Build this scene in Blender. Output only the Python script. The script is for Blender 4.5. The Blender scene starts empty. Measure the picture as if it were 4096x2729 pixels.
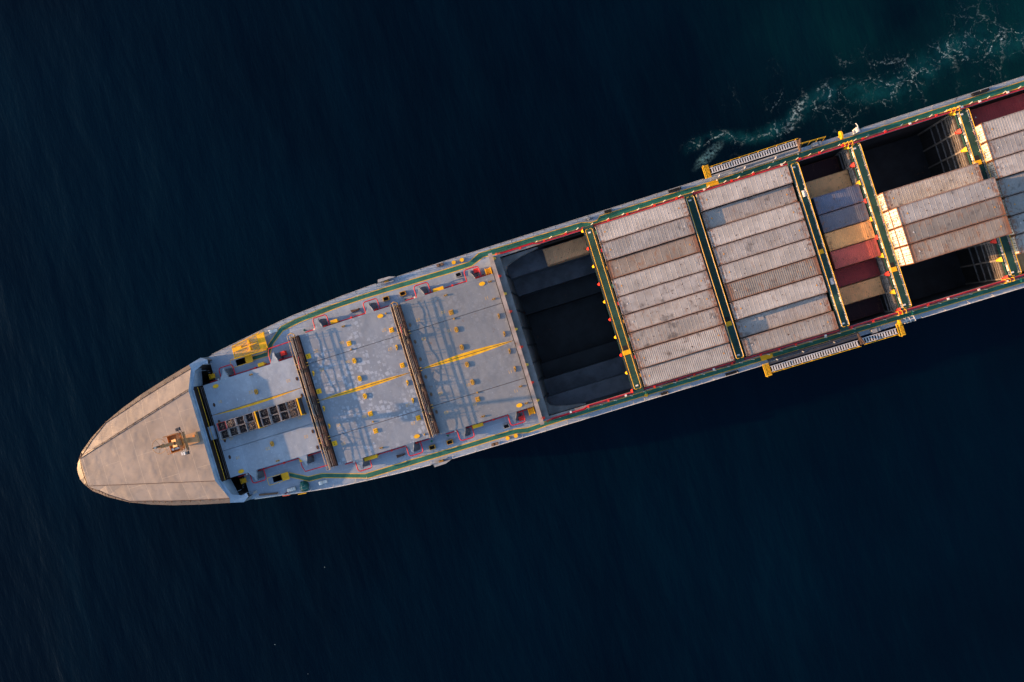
import bpy, math, random
from mathutils import Matrix, Vector
from mathutils.geometry import tessellate_polygon

random.seed(7)
SC = bpy.context.scene
COL = SC.collection
R = math.radians

# ------------------------------------------------------------------ camera
# ship frame: X aft, Y towards starboard (up in the picture), Z up, sea level z = 0
CAM_Z, CAM_Y = 129.0, -2.80591
TX, TY, ROLL = -0.09414501562, 0.00500284428, 0.29944405899
LENS_MM = 3478.5 / 4096 * 36
cd = bpy.data.cameras.new('camera')
cd.sensor_width = 36
cd.lens = LENS_MM
cd.clip_start, cd.clip_end = 1.0, 6000
cam = bpy.data.objects.new('camera', cd)
COL.objects.link(cam)
cr, sr = math.cos(ROLL), math.sin(ROLL)
vx = Vector((cr, -sr, 0))
vy = Vector((-sr, -cr, 0))
vz = Vector((0, 0, -1))
right = vx * math.cos(TX) - vz * math.sin(TX)
z1 = vx * math.sin(TX) + vz * math.cos(TX)
down = vy * math.cos(TY) - z1 * math.sin(TY)
fwd = vy * math.sin(TY) + z1 * math.cos(TY)
m3 = Matrix((right, -down, -fwd)).transposed()
cam.matrix_world = Matrix.Translation((0, CAM_Y, CAM_Z)) @ m3.to_4x4()
SC.camera = cam

# ------------------------------------------------------------------ world, sun, exposure
SUN_EL = R(13.0)
SHADOW_AZ = R(-10.0)                       # shadows run this way from the +X axis
sun_to = Vector((-math.cos(SHADOW_AZ) * math.cos(SUN_EL), -math.sin(SHADOW_AZ) * math.cos(SUN_EL), math.sin(SUN_EL)))
w = bpy.data.worlds.new('World')
SC.world = w
w.use_nodes = True
nt = w.node_tree
nt.nodes.clear()
sky = nt.nodes.new('ShaderNodeTexSky')
sky.sky_type = 'NISHITA'
sky.sun_disc = False
sky.sun_elevation = SUN_EL
sky.sun_rotation = math.atan2(sun_to.x, sun_to.y)
sky.altitude = 0
sky.air_density = 1.0
sky.dust_density = 1.6
sky.ozone_density = 1.7
bg = nt.nodes.new('ShaderNodeBackground')
bg.inputs['Strength'].default_value = 0.15
wo = nt.nodes.new('ShaderNodeOutputWorld')
nt.links.new(sky.outputs[0], bg.inputs[0])
nt.links.new(bg.outputs[0], wo.inputs[0])
sl = bpy.data.lights.new('sun', 'SUN')
sl.energy = 4.3
sl.angle = R(0.5)
sl.color = (1.0, 0.55, 0.24)
so = bpy.data.objects.new('sun', sl)
so.rotation_euler = sun_to.to_track_quat('Z', 'Y').to_euler()
so.location = (-80, 20, 60)
COL.objects.link(so)
vs = SC.view_settings
vs.view_transform = 'Standard'
vs.look = 'None'
vs.exposure = 1.16
vs.gamma = 1.0
vs.use_curve_mapping = False
SC.cycles.max_bounces = 6
SC.cycles.diffuse_bounces = 3
SC.cycles.glossy_bounces = 3
SC.cycles.use_denoising = True

# ------------------------------------------------------------------ materials
MATS = {}


class NT:
    def __init__(self, name):
        self.mat = bpy.data.materials.new(name)
        self.mat.use_nodes = True
        self.t = self.mat.node_tree
        self.b = self.t.nodes['Principled BSDF']
        self.co = None

    def n(self, typ, **k):
        o = self.t.nodes.new(typ)
        for a, v in k.items():
            setattr(o, a, v)
        return o

    def l(self, a, b):
        self.t.links.new(a, b)

    def setin(self, sock, v):
        if isinstance(v, bpy.types.NodeSocket):
            self.l(v, sock)
        else:
            sock.default_value = v

    def m(self, op, a, b=0.0, c=0.0, clamp=False):
        o = self.n('ShaderNodeMath', operation=op, use_clamp=clamp)
        self.setin(o.inputs[0], a)
        self.setin(o.inputs[1], b)
        self.setin(o.inputs[2], c)
        return o.outputs[0]

    def coords(self, scatter=True):
        if self.co is None:
            tc = self.n('ShaderNodeTexCoord')
            out = tc.outputs['Object']
            if scatter:
                oi = self.n('ShaderNodeObjectInfo')
                k = self.m('MULTIPLY', oi.outputs['Random'], 83.0)
                va = self.n('ShaderNodeVectorMath', operation='ADD')
                self.l(out, va.inputs[0])
                self.l(k, va.inputs[1])
                self.raw = out
                out = va.outputs[0]
            else:
                self.raw = out
            self.co = out
        return self.co

    def stretch(self, sc, rot=0.0):
        mp = self.n('ShaderNodeMapping')
        self.l(self.coords(), mp.inputs['Vector'])
        mp.inputs['Scale'].default_value = sc
        mp.inputs['Rotation'].default_value = (0, 0, rot)
        return mp.outputs[0]

    def noise(self, scale, detail=4.0, rough=0.55, vec=None, dist=0.0):
        o = self.n('ShaderNodeTexNoise')
        self.l(vec or self.coords(), o.inputs['Vector'])
        o.inputs['Scale'].default_value = scale
        o.inputs['Detail'].default_value = detail
        o.inputs['Roughness'].default_value = rough
        o.inputs['Distortion'].default_value = dist
        return o.outputs[0]

    def ramp(self, v, lo, hi, a=0.0, b=1.0):
        o = self.n('ShaderNodeMapRange', interpolation_type='SMOOTHSTEP')
        self.setin(o.inputs[0], v)
        o.inputs[1].default_value, o.inputs[2].default_value = lo, hi
        o.inputs[3].default_value, o.inputs[4].default_value = a, b
        return o.outputs[0]

    def mix(self, f, a, b):
        o = self.n('ShaderNodeMix', data_type='RGBA')
        self.setin(o.inputs[0], f)
        for s, v in ((o.inputs[6], a), (o.inputs[7], b)):
            if isinstance(v, bpy.types.NodeSocket):
                self.l(v, s)
            else:
                s.default_value = (*v[:3], 1)
        return o.outputs[2]

    def bump(self, h, dist, strength=1.0):
        o = self.n('ShaderNodeBump')
        o.inputs['Distance'].default_value = dist
        o.inputs['Strength'].default_value = strength
        self.l(h, o.inputs['Height'])
        self.l(o.outputs[0], self.b.inputs['Normal'])

    def done(self, color, rough=0.5, metal=0.0, spec=0.4):
        self.setin(self.b.inputs['Base Color'], color if isinstance(color, bpy.types.NodeSocket) else (*color, 1))
        self.setin(self.b.inputs['Roughness'], rough)
        self.b.inputs['Metallic'].default_value = metal
        self.b.inputs['Specular IOR Level'].default_value = spec
        MATS[self.mat.name] = self.mat
        return self.mat


RUST = (0.20, 0.075, 0.032)
DRUST = (0.07, 0.032, 0.02)


def dim(c, k):
    return tuple(x * k for x in c)


def paint(name, c, rough=0.5, var=0.18, scale=0.7, rust=0.0, dirt=0.25, bump=0.004, bscale=6.0, metal=0.0, spec=0.35):
    """weathered paint: large tonal drift, fine dirt, optional rust blooms"""
    t = NT(name)
    col = t.mix(t.ramp(t.noise(scale, 5), .32, .68), dim(c, 1 - var), tuple(min(1, x * (1 + var)) for x in c))
    col = t.mix(t.m('MULTIPLY', t.ramp(t.noise(scale * 7, 6, .65), .52, .72), dirt), col, dim(c, .45))
    if rust:
        col = t.mix(t.m('MULTIPLY', t.ramp(t.noise(scale * 2.3, 8, .7), .72 - rust * .3, .80 - rust * .26), .9), col, RUST)
        col = t.mix(t.ramp(t.noise(scale * 8.5, 4, .7), .74 - rust * .12, .80 - rust * .12), col, DRUST)
    if bump:
        t.bump(t.noise(bscale, 4), bump)
    return t.done(col, rough, metal, spec)


def plate_paint(name, c, sx, sy, patches=0.0, rust=0.15, rough=0.5, dents=0.012):
    """welded deck plating: plate-to-plate tone, weld seams, touch-up patches, stains"""
    t = NT(name)
    co = t.coords(False)
    br = t.n('ShaderNodeTexBrick')
    mp = t.n('ShaderNodeMapping')
    t.l(co, mp.inputs[0])
    mp.inputs['Scale'].default_value = (1 / sx, 1 / sx, 1)
    t.l(mp.outputs[0], br.inputs['Vector'])
    br.inputs['Scale'].default_value = 1.0
    br.inputs['Brick Width'].default_value = 1.0
    br.inputs['Row Height'].default_value = sy / sx
    br.inputs['Mortar Size'].default_value = 0.006
    br.inputs['Color1'].default_value = (*dim(c, .93), 1)
    br.inputs['Color2'].default_value = (*dim(c, 1.08), 1)
    br.inputs['Mortar'].default_value = (*dim(c, 1.22), 1)
    col = br.outputs['Color']
    col = t.mix(t.ramp(t.noise(.35, 6, .6), .35, .66, 0, .55), col, dim(c, .72))
    col = t.mix(t.ramp(t.noise(.8, 8, .7), .54, .70, 0, .45), col, dim(c, 1.22))
    col = t.mix(t.ramp(t.noise(1.7, 8, .7), .55, .75, 0, .55), col, (c[0] * .75, c[1] * .62, c[2] * .52))
    if patches:
        wv = t.n('ShaderNodeVectorMath', operation='ADD')
        nz = t.n('ShaderNodeTexNoise')
        nz.inputs['Scale'].default_value = 1.6
        t.l(co, nz.inputs['Vector'])
        t.l(co, wv.inputs[0])
        sc = t.n('ShaderNodeVectorMath', operation='SCALE')
        sc.inputs['Scale'].default_value = .5
        t.l(nz.outputs['Color'], sc.inputs[0])
        t.l(sc.outputs[0], wv.inputs[1])
        for s, th, k in ((1.5, .33, 1.5), (2.3, .3, 1.34)):
            vo = t.n('ShaderNodeTexVoronoi', distance='CHEBYCHEV')
            vo.inputs['Scale'].default_value = s
            vo.inputs['Randomness'].default_value = .9
            t.l(wv.outputs[0], vo.inputs['Vector'])
            sep = t.n('ShaderNodeSeparateColor')
            t.l(vo.outputs['Color'], sep.inputs[0])
            here = t.m('MULTIPLY', t.m('LESS_THAN', vo.outputs['Distance'], th), t.m('GREATER_THAN', sep.outputs[0], .45))
            zone = t.ramp(t.noise(.17, 3), .42, .56)
            col = t.mix(t.m('MULTIPLY', t.m('MULTIPLY', here, zone), patches), col, dim(c, k))
    col = t.mix(t.ramp(t.noise(5.0, 4, .7), .665, .71, 0, .7), col, DRUST)
    col = t.mix(t.ramp(t.noise(3.1, 3, .6), .675, .70, 0, .6), col, dim(c, 1.7))
    if rust:
        col = t.mix(t.ramp(t.noise(.9, 9, .72), .66 - rust * .12, .75 - rust * .1, 0, .7), col, (c[0] * .8, c[1] * .5, c[2] * .34))
    h = t.m('ADD', t.m('MULTIPLY', t.noise(.55, 2), 1.0), t.m('MULTIPLY', t.noise(18, 2), .06))
    t.bump(h, dents * 6)
    return t.done(col, rough, 0, .3)


def roof_paint(name, c, rust, stain, hx, dents=0.03):
    """container roof: dulled paint, rust creeping in from the edges and ends, dark spots"""
    t = NT(name)
    t.coords()
    sep = t.n('ShaderNodeSeparateXYZ')
    t.l(t.raw, sep.inputs[0])
    ay = t.m('ABSOLUTE', sep.outputs[1])
    ax = t.m('ABSOLUTE', sep.outputs[0])
    oi = t.n('ShaderNodeObjectInfo')
    tone = t.ramp(oi.outputs['Random'], 0, 1, .86, 1.10)
    col = t.mix(t.ramp(t.noise(.45, 5, .6), .35, .65), dim(c, .84), dim(c, 1.10))
    sc = t.n('ShaderNodeVectorMath', operation='SCALE')
    t.l(col, sc.inputs[0])
    t.l(tone, sc.inputs['Scale'])
    col = sc.outputs[0]
    col = t.mix(t.ramp(t.noise(.8, 8, .72), .46, .72, 0, .3 + stain * .35), col, (c[0] * .78, c[1] * .70, c[2] * .62))
    col = t.mix(t.ramp(t.noise(2.2, 8, .7), .5, .78, 0, .35 + stain * .4), col, (c[0] * .62, c[1] * .56, c[2] * .52))
    edge = t.m('ADD', t.ramp(ay, .95, 1.22), t.ramp(ax, hx - 1.0, hx - .05))
    em = t.m('MULTIPLY', edge, t.ramp(t.noise(2.4, 8, .72), .53 - rust * .22, .63 - rust * .20))
    col = t.mix(t.m('MULTIPLY', em, .92, 0, True), col, (.23, .085, .035))
    runs = t.noise(1.3, 7, .75, vec=t.stretch((1.6, .55, 1)))
    col = t.mix(t.ramp(runs, .60 - rust * .09, .69 - rust * .07, 0, .25 + rust * .45), col, (.26, .13, .07))
    col = t.mix(t.ramp(t.noise(.7, 9, .72), .70 - rust * .14, .80 - rust * .12, 0, .75), col, (.26, .13, .07))
    col = t.mix(t.ramp(t.noise(.55, 4, .55), .615 - stain * .05, .70, 0, .7 * min(1, stain * 1.6)), col, (.09, .075, .07))
    col = t.mix(t.ramp(t.noise(2.6, 3, .6), .655, .69, 0, .85), col, DRUST)
    t.bump(t.noise(.9, 3, .5), dents)
    return t.done(col, .5, 0, .35)


DECK = (0.275, 0.345, 0.445)
plate_paint('deck_plate', DECK, 6.0, 2.6, rust=.12)
plate_paint('cover_plain', (0.285, 0.34, 0.415), 2.7, 9.0, patches=.1, rust=.3)
plate_paint('cover_patched', (0.215, 0.25, 0.305), 2.7, 9.0, patches=.9, rust=.25)
plate_paint('cover_worn', (0.195, 0.215, 0.245), 2.7, 9.0, patches=.22, rust=.5)
t = NT('whaleback_paint')
cb = (0.28, 0.234, 0.203)
col = t.mix(t.ramp(t.noise(.25, 5, .6), .35, .65), dim(cb, .86), dim(cb, 1.10))
col = t.mix(t.ramp(t.noise(1.1, 8, .7, vec=t.stretch((.5, 1.6, 1))), .55, .78, 0, .45), col, dim(cb, .7))
col = t.mix(t.ramp(t.noise(2.7, 6, .7, vec=t.stretch((.35, 2.4, 1))), .66, .74, 0, .6), col, (.44, .36, .29))
col = t.mix(t.ramp(t.noise(.9, 8, .75), .70, .80, 0, .5), col, (.20, .12, .08))
br = t.n('ShaderNodeTexBrick')
mpw = t.n('ShaderNodeMapping')
mpw.inputs['Scale'].default_value = (1 / 6.2, 1 / 6.2, 1)
mpw.inputs['Rotation'].default_value = (0, 0, R(90))
t.l(t.raw, mpw.inputs[0])
t.l(mpw.outputs[0], br.inputs['Vector'])
br.inputs['Scale'].default_value = 1.0
br.inputs['Brick Width'].default_value = 1.3
br.inputs['Row Height'].default_value = .42
br.inputs['Mortar Size'].default_value = .005
br.inputs['Mortar Smooth'].default_value = .4
col = t.mix(t.m('MULTIPLY', br.outputs['Fac'], .9), col, (.40, .33, .27))
hh = t.m('ADD', t.m('MULTIPLY', t.ramp(t.noise(.75, 1.2, .35), .38, .72), 1.0), t.m('MULTIPLY', br.outputs['Fac'], -.12))
t.bump(hh, .026)
t.done(col, .55, 0, .3)
paint('hull_paint', (0.20, 0.225, 0.26), rust=.2)
paint('hull_bow_paint', (0.135, 0.106, 0.09), rust=.25)
paint('breakwater_paint', (0.26, 0.335, 0.435), rust=.1)
paint('walkway_green', (0.014, 0.135, 0.10), var=.25, rough=.6, dirt=.3)
paint('catwalk_green', (0.012, 0.056, 0.046), var=.2, rough=.65, dirt=.3)
paint('guide_green', (0.02, 0.16, 0.10), var=.2)
paint('line_yellow', (0.66, 0.39, 0.055), var=.15, dirt=.4)
paint('yellow', (0.82, 0.435, 0.008), var=.12, dirt=.35, rust=.12)
paint('stripe_yellow', (0.74, 0.40, 0.012), var=.2, dirt=.7, scale=1.1, rust=.1)
paint('rail_yellow', (0.78, 0.43, 0.015), var=.1, dirt=.2)
paint('ochre', (0.50, 0.26, 0.03), var=.2, rust=.45)
paint('numeral_yellow', (0.56, 0.36, 0.12), var=.3, dirt=.8, scale=2.5)
paint('red', (0.52, 0.012, 0.03), var=.15, dirt=.25)
paint('signal_red', (0.72, 0.03, 0.02), var=.1, dirt=.2)
paint('orange_red', (0.75, 0.12, 0.05), var=.1)
paint('dark_red', (0.20, 0.012, 0.02), var=.2, dirt=.4)
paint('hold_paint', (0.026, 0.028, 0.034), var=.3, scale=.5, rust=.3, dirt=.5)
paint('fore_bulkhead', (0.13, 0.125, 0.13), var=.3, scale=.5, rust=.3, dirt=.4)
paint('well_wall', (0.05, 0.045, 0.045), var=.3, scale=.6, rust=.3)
paint('step_lit_paint', (0.10, 0.106, 0.128), var=.3, scale=.5, rust=.2, dirt=.5)
paint('bulkhead_paint', (0.21, 0.20, 0.20), var=.25, scale=.6, rust=.4)
paint('coaming_paint', (0.30, 0.255, 0.235), var=.25, rust=.45)
paint('guide_steel', (0.32, 0.27, 0.23), var=.2, rust=.3)
paint('slot_shade_paint', (0.022, 0.013, 0.012), var=.4, scale=1.2, rust=.12, rough=.8)  # breakwater slot: dark paint darkened further to hold the shade
paint('bridge_brown', (0.055, 0.026, 0.021), var=.4, scale=1.2, rust=.25, rough=.8)
paint('rust_dark', (0.075, 0.04, 0.03), var=.4, scale=2, rust=.5, rough=.8)
paint('rod_tan', (0.46, 0.33, 0.20), var=.25, rust=.35)
paint('rod_grey', (0.30, 0.27, 0.26), var=.25, rust=.3)
paint('rod_dark', (0.09, 0.06, 0.05), var=.3)
paint('steel_grey', (0.30, 0.31, 0.32), var=.15, rust=.15)
paint('galvanised', (0.52, 0.53, 0.55), rough=.5, dirt=.2)
paint('white', (0.72, 0.70, 0.66), var=.08, dirt=.2)
paint('rail_white', (0.66, 0.63, 0.60), var=.08, dirt=.2)
paint('black', (0.012, 0.012, 0.014), var=.2, rough=.8)
paint('canvas_grey', (0.10, 0.105, 0.12), var=.2, rough=.9, bump=.03, bscale=3)
paint('tarp_green', (0.010, 0.10, 0.085), var=.3, rough=.55, bump=.08, bscale=2.5)
paint('wood', (0.16, 0.095, 0.06), var=.3, rust=.1, rough=.8)
paint('mast_paint', (0.42, 0.235, 0.115), var=.15, rust=.3)
paint('mast_orange', (0.62, 0.22, 0.05), var=.2, rust=.3)
paint('bag_white', (0.38, 0.36, 0.37), var=.15, rough=.9, bump=.03, bscale=5)
paint('bag_red', (0.60, 0.12, 0.13), var=.15, rough=.9)
paint('scrap_dark', (0.050, 0.036, 0.035), var=.6, scale=5, rough=.8, dirt=.6, rust=.25, bump=.08, bscale=9)
paint('scrap_light', (0.34, 0.25, 0.19), var=.4, scale=6, rough=.7, rust=.3)
paint('lamp_dark', (0.045, 0.05, 0.065), var=.2)
paint('belt', (0.045, 0.05, 0.065), var=.2, rough=.8)
paint('net', (0.45, 0.40, 0.36), var=.2)
WH = (0.40, 0.37, 0.347)
for nm, c, ru, st in (('clean', WH, .3, .25), ('grey', (.325, .305, .295), .4, .5), ('worn', (.35, .318, .295), .6, .8),
                      ('rusty', (.28, .235, .20), .95, .35), ('brown', (.225, .20, .18), .8, .5), ('stained', (.335, .31, .297), .3, 1.0),
                      ('tan', (.88, .43, .16), .1, .1), ('olive', (.60, .32, .16), .1, .05), ('blue', (.135, .155, .23), .2, .5),
                      ('slate', (.145, .15, .19), .15, .1), ('red', (.52, .10, .08), .15, .2), ('maroon', (.32, .035, .04), .1, .2),
                      ('dark', (.055, .014, .022), .1, .1), ('dimtan', (.84, .43, .18), .1, .1)):
    for L, hx in ((40, 6.095), (20, 3.03)):
        roof_paint(f'roof_{nm}_{L}', c, ru, st, hx, .012 if nm in ('clean', 'tan', 'red') else .03)
    paint(f'side_{nm}', dim(c, 1.05), rust=ru * .5, var=.12)
    k_ = .25 + .5 * min(1, ru)
    paint(f'rail_{nm}', tuple(a_ * (1 - k_) * .85 + b_ * k_ for a_, b_ in zip(c, RUST)), rust=.3 + ru * .4, var=.3, scale=1.5)
paint('reefer_white', (0.70, 0.66, 0.60), var=.08, dirt=.3, scale=1.5, rust=.08)
paint('rust_edge', (0.20, 0.09, 0.05), var=.4, scale=3, rust=.5, rough=.8)
paint('mark_orange', (0.62, 0.28, 0.06), var=.15)
paint('mark_dark', (0.10, 0.085, 0.08), var=.2)
paint('mark_pale', (0.55, 0.50, 0.47), var=.2)


# sea
def sea_material():
    t = NT('sea_water')
    co = t.coords(False)
    sep = t.n('ShaderNodeSeparateXYZ')
    t.l(co, sep.inputs[0])
    X, Y = sep.outputs[0], sep.outputs[1]
    # aerated, greener water trailing along the starboard quarter
    wx = t.ramp(X, 12, 74)
    wy = t.m('MULTIPLY', t.ramp(Y, 8, 16), t.ramp(Y, 85, 26))
    pale = t.m('MULTIPLY', t.m('MULTIPLY', wx, wy), t.ramp(t.noise(.05, 4), .2, .75))
    deep = t.mix(t.ramp(t.noise(.014, 4, .6), .36, .66), (.0001, .0027, .0085), (.0001, .0049, .0135))
    # long streaks left by wind and swell
    streak = t.noise(1.0, 5, .6, vec=t.stretch((.09, .014, 1), R(14)))
    deep = t.mix(t.ramp(streak, .50, .72, 0, .3), deep, (.0004, .0095, .0215))
    col = t.mix(pale, deep, (.0008, .021, .028))
    # lacy foam: warped cell edges, only in the churned band
    nz = t.n('ShaderNodeTexNoise')
    nz.inputs['Scale'].default_value = .55
    nz.inputs['Detail'].default_value = 6
    nz.inputs['Roughness'].default_value = .65
    t.l(co, nz.inputs['Vector'])
    sc = t.n('ShaderNodeVectorMath', operation='MULTIPLY_ADD')
    t.l(nz.outputs['Color'], sc.inputs[0])
    sc.inputs[1].default_value = (3.4, 3.4, 0)
    t.l(co, sc.inputs[2])

    def lace(scale, wid):
        vo = t.n('ShaderNodeTexVoronoi', feature='DISTANCE_TO_EDGE')
        vo.inputs['Scale'].default_value = scale
        t.l(sc.outputs[0], vo.inputs['Vector'])
        return t.ramp(vo.outputs['Distance'], wid, 0.0)

    lines = t.m('MAXIMUM', lace(.20, .030), t.m('MULTIPLY', lace(.45, .030), .5))
    # centre line of the churned band wanders with X
    yc = t.m('ADD', t.m('MULTIPLY', t.m('SINE', t.m('ADD', t.m('MULTIPLY', X, .33), .2)), 1.2), t.m('ADD', t.m('MULTIPLY', X, .035), 17.9))
    d = t.m('ABSOLUTE', t.m('SUBTRACT', Y, yc))
    half = t.ramp(X, 20, 62, .9, 2.3)
    band = t.m('MULTIPLY', t.ramp(t.m('DIVIDE', d, half), 1.5, .15), t.ramp(X, 19.5, 24))
    wide = t.m('MULTIPLY', t.m('MULTIPLY', t.ramp(X, 24, 40), t.ramp(Y, 29, 21)), t.ramp(Y, 13, 16))
    wide = t.m('MULTIPLY', wide, t.ramp(t.noise(.13, 3), .48, .62))
    zone = t.m('MAXIMUM', t.m('MULTIPLY', band, t.ramp(t.noise(.22, 4), .34, .54)), t.m('MULTIPLY', wide, .4))
    grain = t.ramp(t.noise(2.2, 6, .75), .46, .66)
    foam = t.m('MULTIPLY', t.m('MULTIPLY', lines, zone), grain)
    # the wash thrown off by the ladder platform
    dx = t.m('DIVIDE', t.m('SUBTRACT', X, 23.6), 2.6)
    dy = t.m('DIVIDE', t.m('SUBTRACT', Y, t.m('ADD', t.m('MULTIPLY', X, .45), 6.9)), .95)
    rr = t.m('SQRT', t.m('ADD', t.m('MULTIPLY', dx, dx), t.m('MULTIPLY', dy, dy)))
    wash = t.m('MULTIPLY', t.ramp(rr, 1.25, .1), t.ramp(t.noise(1.4, 7, .75), .40, .66))
    foam = t.m('MAXIMUM', foam, t.m('MULTIPLY', wash, .12), 0, True)
    # sun glints off the port bow, painted as scattered pale flecks
    vo = t.n('ShaderNodeTexVoronoi')
    vo.inputs['Scale'].default_value = .55
    t.l(co, vo.inputs['Vector'])
    sp = t.n('ShaderNodeSeparateColor')
    t.l(vo.outputs['Color'], sp.inputs[0])
    fl = t.m('MULTIPLY', t.m('LESS_THAN', vo.outputs['Distance'], t.m('MULTIPLY', sp.outputs[1], .055)), t.m('GREATER_THAN', sp.outputs[0], .55))
    fz = t.m('MULTIPLY', t.m('MULTIPLY', t.ramp(X, -68, -62), t.ramp(X, -44, -50)), t.m('MULTIPLY', t.ramp(Y, -44, -38), t.ramp(Y, -11, -13)))
    fl = t.m('MULTIPLY', fl, t.m('MULTIPLY', fz, t.ramp(t.noise(.12, 3), .47, .58)))
    foam = t.m('MAXIMUM', foam, t.m('MULTIPLY', fl, .8))
    col = t.mix(t.m('MULTIPLY', t.m('MULTIPLY', band, t.ramp(t.noise(.35, 5, .6), .30, .70)), .75), col, (.003, .046, .060))
    col = t.mix(foam, col, (.40, .58, .64))
    col = t.mix(t.m('MULTIPLY', wash, .8), col, (.10, .27, .33))
    # wind ripple and swell
    a = t.noise(1.0, 5, .62, vec=t.stretch((.55, .13, 1), R(17)))
    b = t.noise(1.0, 3, .5, vec=t.stretch((.11, .035, 1), R(8)))
    c2 = t.noise(1.0, 4, .6, vec=t.stretch((2.2, 1.1, 1), R(30)))
    h = t.m('ADD', t.m('ADD', t.m('MULTIPLY', a, .46), t.m('MULTIPLY', b, 2.4)), t.m('MULTIPLY', c2, .07))
    t.bump(h, .34, .8)
    t.b.inputs['IOR'].default_value = 1.33
    t.b.inputs['Specular Tint'].default_value = (.6, .85, 1, 1)
    return t.done(col, t.mix(foam, (.07, .07, .07), (.8, .8, .8)), 0, .16)


sea_material()


# ------------------------------------------------------------------ mesh helpers
class MB:
    def __init__(s):
        s.v, s.f, s.mi = [], [], []

    def add(s, vs, fs, m=0):
        k = len(s.v)
        s.v += [tuple(p) for p in vs]
        for f in fs:
            s.f.append(tuple(i + k for i in f))
            s.mi.append(m)
        return s

    def box(s, x0, x1, y0, y1, z0, z1, m=0):
        v = [(x0, y0, z0), (x1, y0, z0), (x1, y1, z0), (x0, y1, z0), (x0, y0, z1), (x1, y0, z1), (x1, y1, z1), (x0, y1, z1)]
        return s.add(v, [(3, 2, 1, 0), (4, 5, 6, 7), (0, 1, 5, 4), (1, 2, 6, 5), (2, 3, 7, 6), (3, 0, 4, 7)], m)

    def bar(s, a, b, wd, ht, m=0):
        """rectangular bar from a to b"""
        a, b = Vector(a), Vector(b)
        d = (b - a).normalized()
        sd = d.cross(Vector((0, 0, 1)))
        if sd.length < 1e-4:
            sd = Vector((1, 0, 0))
        sd = sd.normalized() * wd / 2
        up = sd.cross(d).normalized() * ht / 2
        v = [p + i * sd + j * up for p in (a, b) for i, j in ((-1, -1), (1, -1), (1, 1), (-1, 1))]
        return s.add(v, [(0, 1, 2, 3), (7, 6, 5, 4), (0, 4, 5, 1), (1, 5, 6, 2), (2, 6, 7, 3), (3, 7, 4, 0)], m)

    def tube(s, pts, r, n=6, m=0, closed=False):
        pts = [Vector(p) for p in pts]
        N = len(pts)
        rings = []
        for i, p in enumerate(pts):
            if closed:
                d = (pts[(i + 1) % N] - pts[i - 1]).normalized()
            else:
                d = (pts[min(i + 1, N - 1)] - pts[max(i - 1, 0)]).normalized()
            u = d.cross(Vector((0, 0, 1)))
            if u.length < 1e-3:
                u = d.cross(Vector((1, 0, 0)))
            u.normalize()
            v = u.cross(d)
            rr = r[i] if isinstance(r, (list, tuple)) else r
            rings.append([p + (u * math.cos(2 * math.pi * k / n) + v * math.sin(2 * math.pi * k / n)) * rr for k in range(n)])
        vs = [q for g in rings for q in g]
        fs = []
        for i in range(N if closed else N - 1):
            j = (i + 1) % N
            for k in range(n):
                fs.append((i * n + k, i * n + (k + 1) % n, j * n + (k + 1) % n, j * n + k))
        if not closed:
            fs += [tuple(range(n)), tuple(range((N - 1) * n, N * n))[::-1]]
        return s.add(vs, fs, m)

    def prism(s, poly, z0, z1, m=0):
        n = len(poly)
        zz0 = z0 if isinstance(z0, (list, tuple)) else [z0] * n
        zz1 = z1 if isinstance(z1, (list, tuple)) else [z1] * n
        v = [(x, y, a) for (x, y), a in zip(poly, zz0)] + [(x, y, a) for (x, y), a in zip(poly, zz1)]
        fs = [tuple(range(n))[::-1], tuple(range(n, 2 * n))] + [(i, (i + 1) % n, n + (i + 1) % n, n + i) for i in range(n)]
        return s.add(v, fs, m)

    def disc(s, cx, cy, rx, ry, z0, z1, n=16, m=0, rot=0):
        c, d = math.cos(rot), math.sin(rot)
        return s.prism([(cx + rx * math.cos(a) * c - ry * math.sin(a) * d, cy + rx * math.cos(a) * d + ry * math.sin(a) * c)
                        for a in (2 * math.pi * k / n for k in range(n))], z0, z1, m)

    def mesh(s, name, mats):
        me = bpy.data.meshes.new(name)
        me.from_pydata(s.v, [], s.f)
        for q in (mats if isinstance(mats, (list, tuple)) else [mats]):
            me.materials.append(MATS[q])
        me.polygons.foreach_set('material_index', s.mi)
        me.validate()
        me.update()
        return me

    def build(s, name, mats, parent=None, loc=(0, 0, 0), smooth=False):
        me = s.mesh(name, mats)
        if smooth:
            me.polygons.foreach_set('use_smooth', [True] * len(me.polygons))
        return put(name, me, parent, loc)


def put(name, me, parent=None, loc=(0, 0, 0), rz=0.0):
    o = bpy.data.objects.new(name, me)
    o.location = loc
    o.rotation_euler = (0, 0, rz)
    COL.objects.link(o)
    o.parent = parent
    return o


def tag(o, label, cat, group=None):
    o['label'] = label
    o['category'] = cat
    if group:
        o['group'] = group
    return o


def thing(name, label, cat, loc, group=None):
    o = bpy.data.objects.new(name, None)
    o.empty_display_size = .5
    o.location = loc
    COL.objects.link(o)
    return tag(o, label, cat, group)


def mirror(pts):
    return [(x, -y) for x, y in pts]


_TX = {}


def text_mesh(s, size):
    """flat lettering as (verts, faces), centred"""
    if (s, size) in _TX:
        return _TX[(s, size)]
    cu = bpy.data.curves.new('t', 'FONT')
    cu.body = s
    cu.size = size
    cu.align_x = 'CENTER'
    cu.align_y = 'CENTER'
    cu.resolution_u = 3
    o = bpy.data.objects.new('t', cu)
    COL.objects.link(o)
    dg = bpy.context.evaluated_depsgraph_get()
    me = bpy.data.meshes.new_from_object(o.evaluated_get(dg))
    r = ([tuple(v.co) for v in me.vertices], [tuple(p.vertices) for p in me.polygons])
    bpy.data.objects.remove(o)
    bpy.data.meshes.remove(me)
    bpy.data.curves.remove(cu)
    _TX[(s, size)] = r
    return r


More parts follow.
